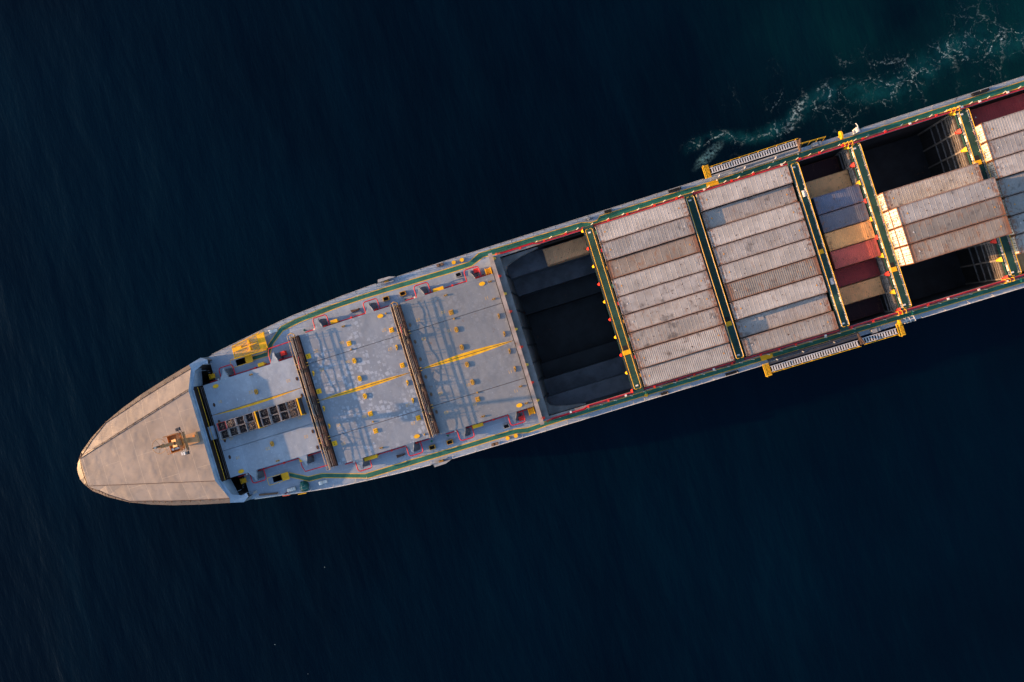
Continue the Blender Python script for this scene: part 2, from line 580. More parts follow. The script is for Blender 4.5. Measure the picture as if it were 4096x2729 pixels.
# ------------------------------------------------------------------ the sea
mb = MB()
S = 2600
# the water surface stops at the ship: it is left open inside the hull, where the holds go below the waterline
HOLE = (-9.5, 83.5, -11.6, 11.6)
a, b, c, d = HOLE
for q in ((-S, a, -S, S), (b, S, -S, S), (a, b, -S, c), (a, b, d, S)):
    mb.add([(q[0], q[2], 0), (q[1], q[2], 0), (q[1], q[3], 0), (q[0], q[3], 0)], [(0, 1, 2, 3)])
sea = mb.build('sea', 'sea_water')
sea['kind'] = 'structure'
sea['label'] = 'dark navy open sea with foam trailing along the ship'

# ------------------------------------------------------------------ the ship
ship = thing('container_ship', 'grey container feeder ship with beige whaleback bow under way at sea', 'ship', (0, 0, 0))
ZD = 10.0          # main deck
ZC = 12.0          # hatch cover top
XE = 84.0          # aft end of what is built
BOW = [(-74.75, 0.0), (-74.70, .75), (-74.35, 1.55), (-73.4, 2.85), (-71.3, 4.4), (-68.6, 5.9), (-65.7, 7.05), (-62.6, 8.05), (-58.5, 9.12), (-54.5, 10.02), (-53.0, 10.42)]
SIDE = [(-53.0, 10.55), (-49.2, 11.1), (-44.4, 11.8), (-40, 12.38), (-35.3, 12.72), (-31.3, 12.98), (-26, 13.17), (-19, 13.2), (-9.9, 13.2), (5, 13.15), (20, 13.1), (40, 13.1), (XE, 13.1)]


def hull_b(x):
    for (a, b), (c, d) in zip(SIDE, SIDE[1:]):
        if a <= x <= c:
            return b + (d - b) * (x - a) / (c - a)
    return SIDE[0][1] if x < SIDE[0][0] else SIDE[-1][1]


# hull shell
ZB = 13.0


def lower(x, b, k):
    t_ = max(0, min(1, (-28 - x) / 46.7)) ** 2
    return x + 7 * t_ * k, b * (1 - .7 * t_ * k)


mb = MB()
rows = []
st = [(x, b, ZB if i > -1 else ZB) for i, (x, b) in enumerate(BOW)] + [(x, b, ZD) for x, b in SIDE]
for sgn in (1, -1):
    top = [(x, sgn * b, z) for x, b, z in st]
    mid = [(lower(x, b, .55)[0], sgn * lower(x, b, .55)[1], 5.5) for x, b, z in st]
    low = [(lower(x, b, 1)[0], sgn * lower(x, b, 1)[1], -2.5) for x, b, z in st]
    n = len(st)
    v = top + mid + low
    f = []
    for r_ in (0, 1):
        for i in range(n - 1):
            q = (r_ * n + i, r_ * n + i + 1, (r_ + 1) * n + i + 1, (r_ + 1) * n + i)
            f.append(q if sgn < 0 else q[::-1])
    k0 = len(mb.f)
    mb.add(v, f)
    for i in range(len(BOW) - 1):
        mb.mi[k0 + i] = 1
mb.add([(XE, -13.1, ZD), (XE, 13.1, ZD), (XE, 13.1, -2.5), (XE, -13.1, -2.5)], [(0, 1, 2, 3)])
mb.build('hull', ['hull_paint', 'hull_bow_paint'], ship)

# main deck with two companionway openings
outer = [(x, b) for x, b in SIDE if x <= -9.9] + [(x, -b) for x, b in SIDE[::-1] if x <= -9.9]
STAIR_U = (-49.36, -47.68, 8.08, 8.93)
STAIR_L = (-49.10, -47.50, -9.22, -8.42)
loops = [outer]
for (a, b, c, d) in (STAIR_U, STAIR_L):
    loops.append([(a, c), (b, c), (b, d), (a, d)])
pts = [p for lp in loops for p in lp]
tris = tessellate_polygon([[Vector((x, y, 0)) for x, y in lp] for lp in loops])
mb = MB()
fs = []
for tr in tris:
    a, b, c = (Vector(pts[i]) for i in tr)
    fs.append(tr if (b - a).cross(c - a) > 0 else tr[::-1])
mb.add([(x, y, ZD) for x, y in pts], fs)
for sgn in (1, -1):
    xs = [x for x, b in SIDE if x >= -9.9]
    for x0, x1 in zip(xs, xs[1:]):
        q = [(x0, sgn * 11.3, ZD), (x1, sgn * 11.3, ZD), (x1, sgn * hull_b(x1), ZD), (x0, sgn * hull_b(x0), ZD)]
        mb.add(q, [(0, 1, 2, 3) if sgn > 0 else (3, 2, 1, 0)])
deck = mb.build('main_deck', 'deck_plate', ship)
# stairwells below the openings
for (a, b, c, d) in (STAIR_U, STAIR_L):
    mb = MB()
    zb = ZD - 2.6
    mb.add([(a, c, ZD), (b, c, ZD), (b, d, ZD), (a, d, ZD), (a, c, zb), (b, c, zb), (b, d, zb), (a, d, zb)],
           [(0, 1, 5, 4), (1, 2, 6, 5), (2, 3, 7, 6), (3, 0, 4, 7), (4, 5, 6, 7)])
    well = mb.build('stairwell', 'hold_paint', ship)
    sm = MB()
    for i in range(8):
        sm.box(b - .12 - i * .17, b - .02 - i * .17 + .06, c + .05, d - .05, ZD - .35 - i * .28, ZD - .31 - i * .28)
    sm.build('stair_treads', 'yellow', well)

# painted walkways
GU_OUT = [(-46.85, 8.72), (-44.62, 8.72), (-44.1, 9.64), (-41.6, 11.55), (-39.5, 11.88), (-34.9, 12.25), (-31.8, 12.31), (-25.4, 12.31), (-16.2, 12.15), (-13.33, 12.15), (-11.8, 12.86), (2.9, 12.6), (4.1, 12.2), (5.0, 12.2), (5.6, 12.68), (14, 12.62), (20, 12.5), (XE, 12.62)]
GU_IN = [(-46.82, 8.14), (-44.35, 8.12), (-43.4, 9.5), (-41.5, 10.83), (-38.65, 11.27), (-32.8, 11.62), (-28.5, 11.67), (-20, 11.52), (-16.4, 11.44), (-13.17, 11.45), (-11.3, 12.14), (-9.2, 11.98), (-2.9, 11.93), (3.9, 11.82), (9.3, 11.9), (15.7, 11.93), (23.6, 11.85), (XE, 11.88)]
GL_OUT = [(-46.6, -9.11), (-44.1, -10.49), (-42.0, -10.57), (-35.8, -12.45), (-32.4, -12.44), (-16.5, -12.40), (-14.0, -12.42), (-12.5, -12.75), (-9.6, -12.55), (-4.6, -12.5), (4.9, -12.5), (XE, -12.5)]
GL_IN = [(-46.55, -8.48), (-44.05, -9.8), (-42.04, -9.92), (-36.1, -11.71), (-34, -11.70), (-29.1, -11.69), (-21.7, -11.76), (-16.5, -11.72), (-14, -11.75), (-12.4, -12.05), (-9.6, -11.95), (-4, -11.92), (4.9, -11.9), (XE, -11.9)]


def at_x(path, x):
    for (a, b), (c, d) in zip(path, path[1:]):
        if min(a, c) <= x <= max(a, c):
            return b + (d - b) * (x - a) / (c - a) if c != a else b
    return path[0][1] if x < path[0][0] else path[-1][1]


for O, I, nm in ((GU_OUT, GU_IN, 0), (GL_OUT, GL_IN, 1)):
    poly = O + I[::-1]
    tr = tessellate_polygon([[Vector((x, y, 0)) for x, y in poly]])
    mb = MB()
    fs = []
    for q in tr:
        a, b, c = (Vector(poly[i]) for i in q)
        fs.append(q if (b - a).cross(c - a) > 0 else q[::-1])
    mb.add([(x, y, ZD + .004) for x, y in poly], fs)
    mb.build('green_walkway', 'walkway_green', ship)
    for P in (O, I):
        mb = MB()
        for a, b in zip(P, P[1:]):
            a, b = Vector((*a, ZD + .009)), Vector((*b, ZD + .009))
            d = (b - a).normalized()
            nn = Vector((-d.y, d.x, 0)) * .055
            a, b = a - d * .05, b + d * .05
            mb.add([a - nn, b - nn, b + nn, a + nn], [(0, 1, 2, 3)])
            for _v in range(4):
                x, y, z = mb.v[-4 + _v]
                mb.v[-4 + _v] = (x, y, z + .0004 * (len(mb.f) % 2))
        mb.build('walkway_line', 'line_yellow', ship)

# ------------------------------------------------------------------ whaleback bow
TOPP = [(-73.3, 2.0), (-55.15, 6.45)]
KN = [(-73.55, 2.12), (-72.27, 3.05), (-71.1, 4.0), (-68.45, 5.72), (-65.1, 6.62), (-62.5, 7.38), (-58.5, 8.38), (-54.35, 9.35)]


def ztop(x):
    return 14.4 - .55 * max(0, (-55.15 - x) / 18.2)


mb = MB()
mb.add([(-73.3, 2.0, ztop(-73.3)), (-73.3, -2.0, ztop(-73.3)), (-55.15, -6.45, 14.4), (-55.15, 6.45, 14.4)], [(0, 1, 2, 3)])
wb = mb.build('whaleback', 'whaleback_paint', ship)
for sgn in (1, -1):
    mb = MB()
    tp = [(-73.3 + 18.15 * i / 7, sgn * (2.0 + 4.45 * i / 7)) for i in range(8)]
    v = [(x, y, ztop(x) - .003) for x, y in tp] + [(x, sgn * y, 13.35 + .12 * i / 7) for i, (x, y) in enumerate(KN)]
    f = [(i, i + 1, 9 + i, 8 + i) if sgn > 0 else (8 + i, 9 + i, i + 1, i) for i in range(7)]
    mb.add(v, [q[::-1] for q in f])
    mb.build('side_panel', 'whaleback_paint', wb)
    # rounded shoulder between knuckle and hull edge
    mb = MB()
    ho = BOW[2:10]
    v = [(x, sgn * y, 13.35 + .12 * i / 7 - .003) for i, (x, y) in enumerate(KN)] + [(x, sgn * b, ZB) for x, b in ho]
    mb.add(v, [q if sgn < 0 else q[::-1] for q in [(i, i + 1, 9 + i, 8 + i) for i in range(7)]])
    mb.build('shoulder_plate', 'hull_bow_paint', wb)
    # gutter bars along the two knuckles
    g = MB()
    for a, b in zip(tp, tp[1:]):
        g.bar((*a, ztop(a[0]) + .03), (*b, ztop(b[0]) + .03), .05, .07)
    for a, b in zip(tp, tp[1:]):
        nrm = Vector((b[0] - a[0], b[1] - a[1])).normalized()
        ox, oy = -nrm.y * .22 * sgn, nrm.x * .22 * sgn
        if sgn > 0:
            g.bar((a[0] + ox, a[1] + oy, ztop(a[0]) + .0), (b[0] + ox, b[1] + oy, ztop(b[0]) + .0), .04, .06)
            for k in (0, .5):
                px, py = a[0] + (b[0] - a[0]) * k, a[1] + (b[1] - a[1]) * k
                g.bar((px, py, ztop(px) + .05), (px + ox, py + oy, ztop(px) + .03), .05, .05)
    g.build('knuckle_strip', 'rust_dark', wb)
    g = MB()
    kk = [(x, sgn * y, 13.38 + .12 * i / 7) for i, (x, y) in enumerate(KN)]
    for a, b in zip(kk, kk[1:]):
        g.bar(a, b, .05, .08)
        for k in (0, .33, .66):
            p = Vector(a).lerp(Vector(b), k)
            g.bar(p, p + Vector((-.02, sgn * .28, -.05)), .05, .05)
    g.build('edge_strip', 'rust_dark', wb)
# nose plates
mb = MB()
nose = [(-73.4, 2.85), (-74.35, 1.55), (-74.70, .75), (-74.75, 0), (-74.70, -.75), (-74.35, -1.55), (-73.4, -2.85)]
inn = [(-73.55, 2.12), (-73.68, 1.4), (-73.74, .7), (-73.76, 0), (-73.74, -.7), (-73.68, -1.4), (-73.55, -2.12)]
tpn = [(-73.3, 2.0 - 4.0 * i / 6) for i in range(7)]
v = [(x, y, ztop(-73.3) - .002) for x, y in tpn] + [(x, y, 13.36) for x, y in inn] + [(x, y, ZB) for x, y in nose]
mb.add(v, [(i, 7 + i, 8 + i, i + 1) for i in range(6)] + [(7 + i, 14 + i, 15 + i, 8 + i) for i in range(6)])
mb.build('nose_plate', 'hull_bow_paint', wb)
g = MB()
for i in range(6):
    g.bar((*inn[i], 13.4), (*inn[i + 1], 13.4), .05, .08)
    if i % 2 == 0:
        g.bar((*inn[i], 13.4), (inn[i][0] - .3, inn[i][1], 13.3), .05, .05)
g.build('edge_strip', 'rust_dark', wb)

# breakwater at the aft end of the whaleback
ZS = 13.5
mb = MB()
# aft face of the whaleback
edge = [(-54.35, 9.35, 13.47), (-55.15, 6.45, 14.4), (-55.15, -6.45, 14.4), (-54.35, -9.35, 13.47)]
for a, b in zip(edge, edge[1:]):
    mb.add([a, b, (b[0], b[1], ZS - .15), (a[0], a[1], ZS - .15)], [(0, 1, 2, 3)])
# shelf
shelf = [(-55.15, 6.45), (-54.35, 9.35), (-54.45, 9.95), (-52.8, 10.45), (-51.95, 9.9), (-52.05, 9.35), (-52.7, 9.5), (-53.95, 8.9), (-54.6, 7.1), (-54.88, 6.42)]
for sg in (1, -1):
    P = [(x, sg * y) for x, y in shelf]
    tr = tessellate_polygon([[Vector((x, y, 0)) for x, y in P]])
    fs = []
    for q in tr:
        a, b, c = (Vector(P[i]) for i in q)
        fs.append(q if (b - a).cross(c - a) > 0 else q[::-1])
    mb.add([(x, y, ZS - .35 * max(0, min(1, (x + 54.6) / 1.6)) - (.25 if x > -53.5 else 0)) for x, y in P], fs)
mb.box(-55.148, -54.9, -6.42, 6.42, ZS - .2, ZS)
# wall below the shelf: dark paint, with the slot's deep shade in its colour
mb.box(-55.1, -55.0, -6.9, 6.9, ZD, ZS - .21, 1)
for sg in (1, -1):
    mb.bar((-55.05, sg * 6.9, 11.6), (-54.5, sg * 9.4, 11.6), .08, 3.2)
for sg in (1, -1):
    for x, y in ((-53.9, 8.85), (-52.7, 9.45)):
        mb.box(x - .04, x + .04, min(sg * y, sg * (y - .05)), max(sg * y, sg * (y - .05)), ZD, ZS - .65)
bwk = mb.build('breakwater', ['breakwater_paint', 'slot_shade_paint'], ship)
mb = MB()
mb.box(-54.89, -54.12, -.95, .95, 12.2, 12.6)
mb.build('bridging_plate', 'breakwater_paint', bwk)
mb = MB()
mb.box(-54.98, -54.1, -6.9, 6.9, ZD + .3, ZD + .42)
mb.build('slot_shade_sheet', 'slot_shade_paint', bwk)  # added dark sheet that paints the shade on the slot floor
for i in range(5):
    mb = MB()
    mb.tube([(-54.80 + i * .13, 6.6, 11.3 + .12 * (i % 2)), (-54.80 + i * .13, -6.7, 11.3 + .12 * (i % 2))], .035)
    mb.build('lashing_pipe', 'rod_dark' if i % 2 else 'rod_grey', bwk)
mb = MB()
mb.tube([(-54.55, 6.7, 12.7), (-54.55, -6.8, 12.7)], .03)
mb.build('guard_wire', 'rail_yellow', bwk)
for sg in (1, -1):
    for i in range(6):
        mb = MB()
        mb.bar((-53.75 + i * .09, sg * (8.7 - i * .28), 10.05), (-53.25 + i * .05, sg * (8.6 - i * .28), 10.5), .05, .05)
        mb.build('brace', 'steel_grey', bwk)

# ------------------------------------------------------------------ foremast
mb = MB()
mb.box(-57.55, -55.6, -.74, .74, 13.9, 15.0)
mast = mb.build('foremast', 'mast_paint', ship)
mb = MB()
mb.prism([(-57.35, .34), (-57.35, -.34), (-56.85, -.3), (-56.85, .3)], 15.0, 18.9)
mb.build('mast_trunk', 'mast_paint', mast)
mb = MB()
mb.disc(-55.95, .28, .17, .17, 15.0, 15.06)
mb.build('hatch_lid', 'mast_orange', mast)
mb = MB()
mb.box(-57.45, -55.62, -1.16, 1.16, 18.85, 18.93)
mb.box(-57.45, -57.41, -1.16, 1.16, 18.93, 19.35)
for sg in (1, -1):
    mb.box(-57.4, -55.66, min(sg * 1.12, sg * 1.16), max(sg * 1.12, sg * 1.16), 18.93, 19.35)
mb.box(-55.66, -55.62, -1.12, 1.12, 18.93, 19.2)
mb.build('lookout_platform', 'mast_orange', mast)
for z in (19.6, 19.95, 20.25):
    mb = MB()
    mb.tube([(-57.5, .2, z), (-57.5, 1.15, z), (-57.4, 1.2, z), (-55.7, 1.2, z), (-55.6, 1.1, z), (-55.6, -1.1, z), (-55.7, -1.2, z), (-57.4, -1.2, z), (-57.5, -1.1, z), (-57.5, -.4, z)], .03)
    mb.build('platform_rail', 'mast_paint', mast)
for x, y in ((-57.5, 1.15), (-56.5, 1.2), (-55.62, 1.15), (-55.6, 0), (-55.62, -1.15), (-56.5, -1.2), (-57.5, -1.15)):
    mb = MB()
    mb.tube([(x, y, 18.9), (x, y, 20.28)], .025)
    mb.build('stanchion', 'mast_paint', mast)
mb = MB()
mb.box(-55.6, -55.42, -1.35, 1.15, 18.35, 18.75)
mb.build('crosstree', 'mast_paint', mast)
mb = MB()
mb.prism([(-57.0, .5), (-57.0, -.5), (-55.9, -.5), (-55.9, .5)], 18.94, [19.3, 19.3, 20.3, 20.3])
mb.prism([(-56.72, .2), (-56.72, -.2), (-56.32, -.2), (-56.32, .2)], 18.95, 23.6)
mb.build('mast_post', 'mast_paint', mast)
mb = MB()
mb.tube([(-56.52, .05, 23.6), (-56.52, .05, 24.5)], .13, 8)
mb.build('topmast', 'wood', mast)
mb = MB()
mb.tube([(-56.52, .05, 24.5), (-56.52, .05, 25.0)], .10, 8)
mb.tube([(-56.52, .05, 25.0), (-56.52, .05, 25.16)], .08, 8, 1)
mb.build('masthead_lamp', ['white', 'black'], mast)
mb = MB()
mb.box(-56.75, -56.6, .1, .3, 22.2, 22.4)
mb.build('lamp_box', 'lamp_dark', mast)
mb = MB()
mb.tube([(-56.45 + .92 * math.cos(a), .1 + .92 * math.sin(a), 23.7) for a in (2 * math.pi * k / 28 for k in range(28))], .035, 6, 0, True)
mb.build('aerial_ring', 'mast_paint', mast)
for k in range(5):
    a = 2 * math.pi * k / 5 + .6
    mb = MB()
    mb.tube([(-56.5, .05, 23.2), (-56.45 + .92 * math.cos(a), .1 + .92 * math.sin(a), 23.7)], .022)
    mb.build('ring_stay', 'mast_paint', mast)
for x, y in ((-55.25, 1.62), (-55.55, 1.58), (-55.0, -1.72), (-55.4, -1.66), (-55.7, -1.62)):
    mb = MB()
    mb.box(x - .11, x + .11, y - .2, y + .2, 19.6, 20.05)
    mb.bar((x, y, 19.7), (x, y * .62, 19.2), .05, .05)
    mb.build('floodlight', 'white' if x in (-55.4, -55.7) else 'lamp_dark', mast)
mb = MB()
mb.disc(-57.05, -.72, .16, .16, 18.94, 19.5)
mb.box(-56.8, -56.3, -.85, -.6, 18.94, 19.3)
mb.build('horn_motor', 'galvanised', mast)

# ------------------------------------------------------------------ hatch covers (lift-off pontoons)
COVERS = [
    ('hatch_cover', 'foremost grey hatch cover with two racks of bulk bags standing on it', -54.05, -40.45, 6.72, 'cover_plain', (-50.85, -43.3), 2.6),
    ('hatch_cover', 'grey patch-painted hatch cover with bright yellow pedestals, middle one of three', -38.75, -25.35, 9.38, 'cover_patched', (-35.85, -28.35), 5.3),
    ('hatch_cover', 'bare grey hatch cover just ahead of the open hold', -23.9, -10.5, 9.38, 'cover_worn', (-20.9, -13.6), 5.3),
]
cov = []


def pedestal_mesh(kind, mat):
    mb = MB()
    if kind == 'plate':
        mb.box(-.42, .42, -.45, .45, 0, .03)
        mb.box(-.30, .30, -.34, .34, .03, .17)
        hole_shades = [(-.14, -.16), (-.14, .16), (.14, -.16), (.14, .16)]
        z = .17
    elif kind == 'hexagon':
        mb.prism([(-.16, -.5), (.16, -.5), (.33, -.22), (.33, .22), (.16, .5), (-.16, .5), (-.33, .22), (-.33, -.22)], 0, .2)
        hole_shades = [(x, y) for x in (-.16, .14) for y in (-.2, 0, .2)]
        z = .2
    elif kind == 'low':
        mb.prism([(-.33, -.38), (.33, -.38), (.38, -.33), (.38, .33), (.33, .38), (-.33, .38), (-.38, .33), (-.38, -.33)], 0, .08)
        hole_shades = [(-.05, -.13), (-.05, .13)]
        z = .08
    elif kind == 'wedge':
        mb.prism([(-.14, -.5), (.12, -.15), (.18, .15), (.12, .5), (-.14, .5)], 0, .19)
        hole_shades = [(-.03, -.12), (-.03, .02), (-.03, .16)]
        z = .19
    elif kind == 'pair':
        mb.box(-.25, -.05, -.1, .1, 0, .2)
        mb.box(.05, .27, -.1, .1, 0, .2)
        mb.box(-.05, .05, -.05, .05, .1, .2)
        hole_shades = [(-.15, 0), (.16, 0)]
        z = .2
    else:
        mb.box(-.09, .09, -.12, .12, 0, .18)
        hole_shades = []
        z = .18
    for x, y in hole_shades:
        mb.box(x - .05, x + .05, y - .075, y + .075, z - .002, z + .012, 1)  # black blocks painted for the shade inside the sockets
    return mb.mesh('pedestal', [mat, 'black'])


PED = {}


def ped(kind, mat, x, y, parent, z=ZC, rz=0.0):
    if (kind, mat) not in PED:
        PED[(kind, mat)] = pedestal_mesh(kind, mat)
    o = put('pedestal', PED[(kind, mat)], parent, (x, y, z), rz)
    k = .9 if kind in ('low', 'pair', 'stub') else .74
    o.scale = (k, k, 1)
    return o


for ci, (nm, lab, x0, x1, hy, mat, lugs, seam) in enumerate(COVERS):
    root = thing(nm, lab, 'hatch cover', (0, 0, 0), 'hatch covers on the foredeck')
    cov.append(root)
    # pontoon panels with real gaps at the seams
    ys = [-hy, -seam - .1, 0 - .1, seam - .1, hy] if ci else [-hy, -seam - .25, seam - .25, hy]
    for a, b in zip(ys, ys[1:]):
        mb = MB()
        mb.box(x0, x1, a + (.03 if a > -hy else 0), b - (.03 if b < hy else 0), ZC - .62, ZC)
        mb.build('panel', mat, root)
    mb = MB()
    mb.box(x0 + .15, x1 - .15, -hy + .15, hy - .15, ZD, ZC - .63)
    mb.build('coaming', 'dark_red' if ci else 'breakwater_paint', root)
    # side wings with canvas-covered cleat gear beside them
    for lx in lugs:
        for sg in (1, -1):
            mb = MB()
            P = [(lx - .62, sg * (hy - .01)), (lx + .62, sg * (hy - .01)), (lx + .42, sg * (hy + .55)), (lx + .12, sg * (hy + 1.1)), (lx + .1, sg * (hy + 1.5)), (lx - .18, sg * (hy + 1.5)), (lx - .2, sg * (hy + .9)), (lx - .42, sg * (hy + .45))]
            zt = [ZC - .004, ZC - .004, ZC - .25, ZC - .6, ZC - .85, ZC - .85, ZC - .5, ZC - .22]
            if sg < 0:
                P, zt = P[::-1], zt[::-1]
            mb.prism(P, [z - .5 for z in zt], zt)
            mb.box(lx - .12, lx + .02, min(sg * (hy + .3), sg * (hy + 1.3)), max(sg * (hy + .3), sg * (hy + 1.3)), ZD, ZC - 1.3)
            wg = mb.build('side_wing', mat, root)
            mb = MB()
            P = [(lx + .22, sg * (hy + 1.35)), (lx + .75, sg * (hy + 1.3)), (lx + .85, sg * (hy + .75)), (lx + .8, sg * (hy + .35)), (lx + .55, sg * (hy + .3)), (lx + .28, sg * (hy + .75))]
            if sg < 0:
                P = P[::-1]
            mb.prism(P, ZD, [10.95, 10.8, 10.7, 10.8, 11.2, 11.2] if sg > 0 else [11.2, 11.2, 10.8, 10.7, 10.8, 10.95])
            mb.build('canvas_cover', 'canvas_grey', wg)
    # yellow diamond guide stripe along a seam
    y0 = -.1 if ci else seam - .25
    stripe = MB()
    N = 10
    up = [.34 * math.sin(math.pi * i / N) if ci else 0.0 for i in range(N + 1)]
    dn = [.33 * math.sin(math.pi * i / N) for i in range(N + 1)]
    if ci == 1:
        up = [u * .65 for u in up]
        dn = [u * .8 for u in dn]
    for i in range(N):
        xa, xb = x0 + .1 + (x1 - x0 - .2) * i / N, x0 + .1 + (x1 - x0 - .2) * (i + 1) / N
        stripe.add([(xa, y0 - .04 - dn[i], ZC + .004), (xb, y0 - .04 - dn[i + 1], ZC + .004), (xb, y0 - .04, ZC + .004), (xa, y0 - .04, ZC + .004)], [(0, 1, 2, 3)])
        if ci:
            stripe.add([(xa, y0 + .04, ZC + .004), (xb, y0 + .04, ZC + .004), (xb, y0 + .04 + up[i + 1], ZC + .004), (xa, y0 + .04 + up[i], ZC + .004)], [(0, 1, 2, 3)])
    stripe.build('guide_stripe', 'stripe_yellow', root)
    # vents (flat ovals)
    for sg in (1, -1):
        xo = -52.3 if ci == 0 else (-27.03 if ci == 1 else -12.33)
        yo = 6.2 if ci == 0 else 8.6
        mb = MB()
        mb.disc(xo, sg * yo - .1, .42, .27, ZC, ZC + .09, 18)
        mb.build('vent_lid', 'yellow', root)

# pedestals
A, B, C3 = cov
for y in (6.2, 3.7, 1.15, -1.37, -3.9, -6.36):
    ped('plate' if abs(y) > 6 or y == -3.9 else 'hexagon', 'yellow', -32.32, y, B)
    ped('plate' if abs(y) > 6 or y == 1.15 else 'wedge', 'yellow', -26.1, y, B)
    ped('low' if abs(y) > 6 or y == 1.15 else 'wedge', 'yellow', -38.35, y, B)
for y, x in ((8.68, -32.4), (-8.82, -32.25), (8.6, -26.2), (-8.76, -25.95)):
    ped('pair' if x < -30 else 'stub', 'ochre', x, y, B)
for x, y in ((-32.33, 5.34), (-32.3, -5.05)):
    ped('stub', 'ochre', x, y, B)
for y in (6.05, 3.6, 1.08, -1.35, -3.86, -6.3):
    ped('plate' if abs(y) > 6 else 'hexagon', 'ochre', -17.52, y, C3)
    ped('wedge' if abs(y) < 5 else 'pair', 'ochre', -11.43, y, C3)
for x, y in ((-17.55, 8.5), (-17.46, -8.72), (-11.25, 8.45), (-11.34, -8.7)):
    ped('pair', 'ochre', x, y, C3)
for x, y in ((-17.4, 5.1), (-17.3, -5.4)):
    ped('stub', 'ochre', x, y, C3)
for x, y in ((-46.92, 3.67), (-46.88, -3.9)):
    ped('hexagon', 'ochre', x, y, A)
for x, y in ((-46.95, 6.16), (-46.82, -6.37)):
    ped('pair', 'ochre', x, y, A)
for cx, par, ysx in ((-23.45, C3, (6.1, 3.7, 1.2, -1.3, -3.8, -6.3)), (-53.3, A, (3.67, -3.94, 1.2, -1.5)), (-40.85, A, (3.7, -3.9, 1.3, -6.2))):
    for y in ysx:
        mb = MB()
        mb.disc(cx, y, .17, .28, ZC, ZC + .05, 10)
        for k in (-.09, .09):
            mb.box(cx - .05, cx + .05, y + k - .04, y + k + .04, ZC + .05, ZC + .1)
        mb.build('lashing_pad', 'rust_dark' if par is not C3 else 'wood', par)
# row / bay numerals painted on the covers
NUM = {0: [('02', -47.7, 3.86), ('03', -42.1, 3.82), ('01', -52.36, 3.86), ('01', -52.3, -1.55), ('01', -52.2, -4.36), ('02', -47.7, -4.39), ('03', -41.97, -4.34), ('03', -42.05, -1.55)],
       1: [('05', -37.1, 6.62), ('05', -37.1, 3.86), ('06', -33.3, 6.62), ('06', -33.28, 3.85), ('07', -27.1, 6.55), ('07', -27.1, 3.81), ('06', -33.26, -4.05), ('05', -37.04, -4.13), ('05', -37.16, -6.79), ('07', -26.97, -4.3), ('07', -27.0, -6.9)],
       2: [('09', -22.2, 6.48), ('09', -22.2, 3.75), ('10', -18.55, 6.43), ('10', -18.45, 3.77), ('09', -22.17, -4.09), ('09', -22.18, -6.8), ('10', -18.23, -4.1), ('10', -18.16, -6.83), ('11', -12.31, 6.48), ('11', -12.2, -4.03), ('11', -12.21, -6.73)]}
for ci, lst in NUM.items():
    for s, x, y in lst:
        v, f = text_mesh(s, .62)
        k = -1 if y > 0 else 1
        mb = MB()
        mb.add([(x + k * px, y + k * py, ZC + .005) for px, py, pz in v], f)
        mb.build('painted_numeral', 'numeral_yellow', cov[ci])

# yellow lashing boxes hung beside the covers
for x, y, wd in ((-33.7, 9.82, .5), (-18.4, 9.68, .75), (-18.7, -9.75, .75), (-43.7, -7.25, .42), (-45.45, 7.18, .46), (-34.3, -9.75, .95)):
    mb = MB()
    mb.box(x - wd, x + wd, y - .24, y + .24, 11.0, 11.3)
    mb.box(x - wd + .1, x - wd + .2, y - .1, y + .1, ZD, 11.0)
    mb.box(x + wd - .2, x + wd - .1, y - .1, y + .1, ZD, 11.0)
    mb.build('gear_box', 'yellow', ship)
for sg in (1, -1):
    mb = MB()
    x, y = -11.1, sg * 9.95
    mb.box(x - .32, x + .32, y - .45, y + .45, ZD + .9, ZD + .95)
    mb.box(x - .42, x - .32, y - .5, y + .5, ZD, ZD + 1.25)
    mb.box(x + .32, x + .42, y - .5, y + .5, ZD, ZD + 1.25)
    mb.build('step_box', 'yellow', ship)

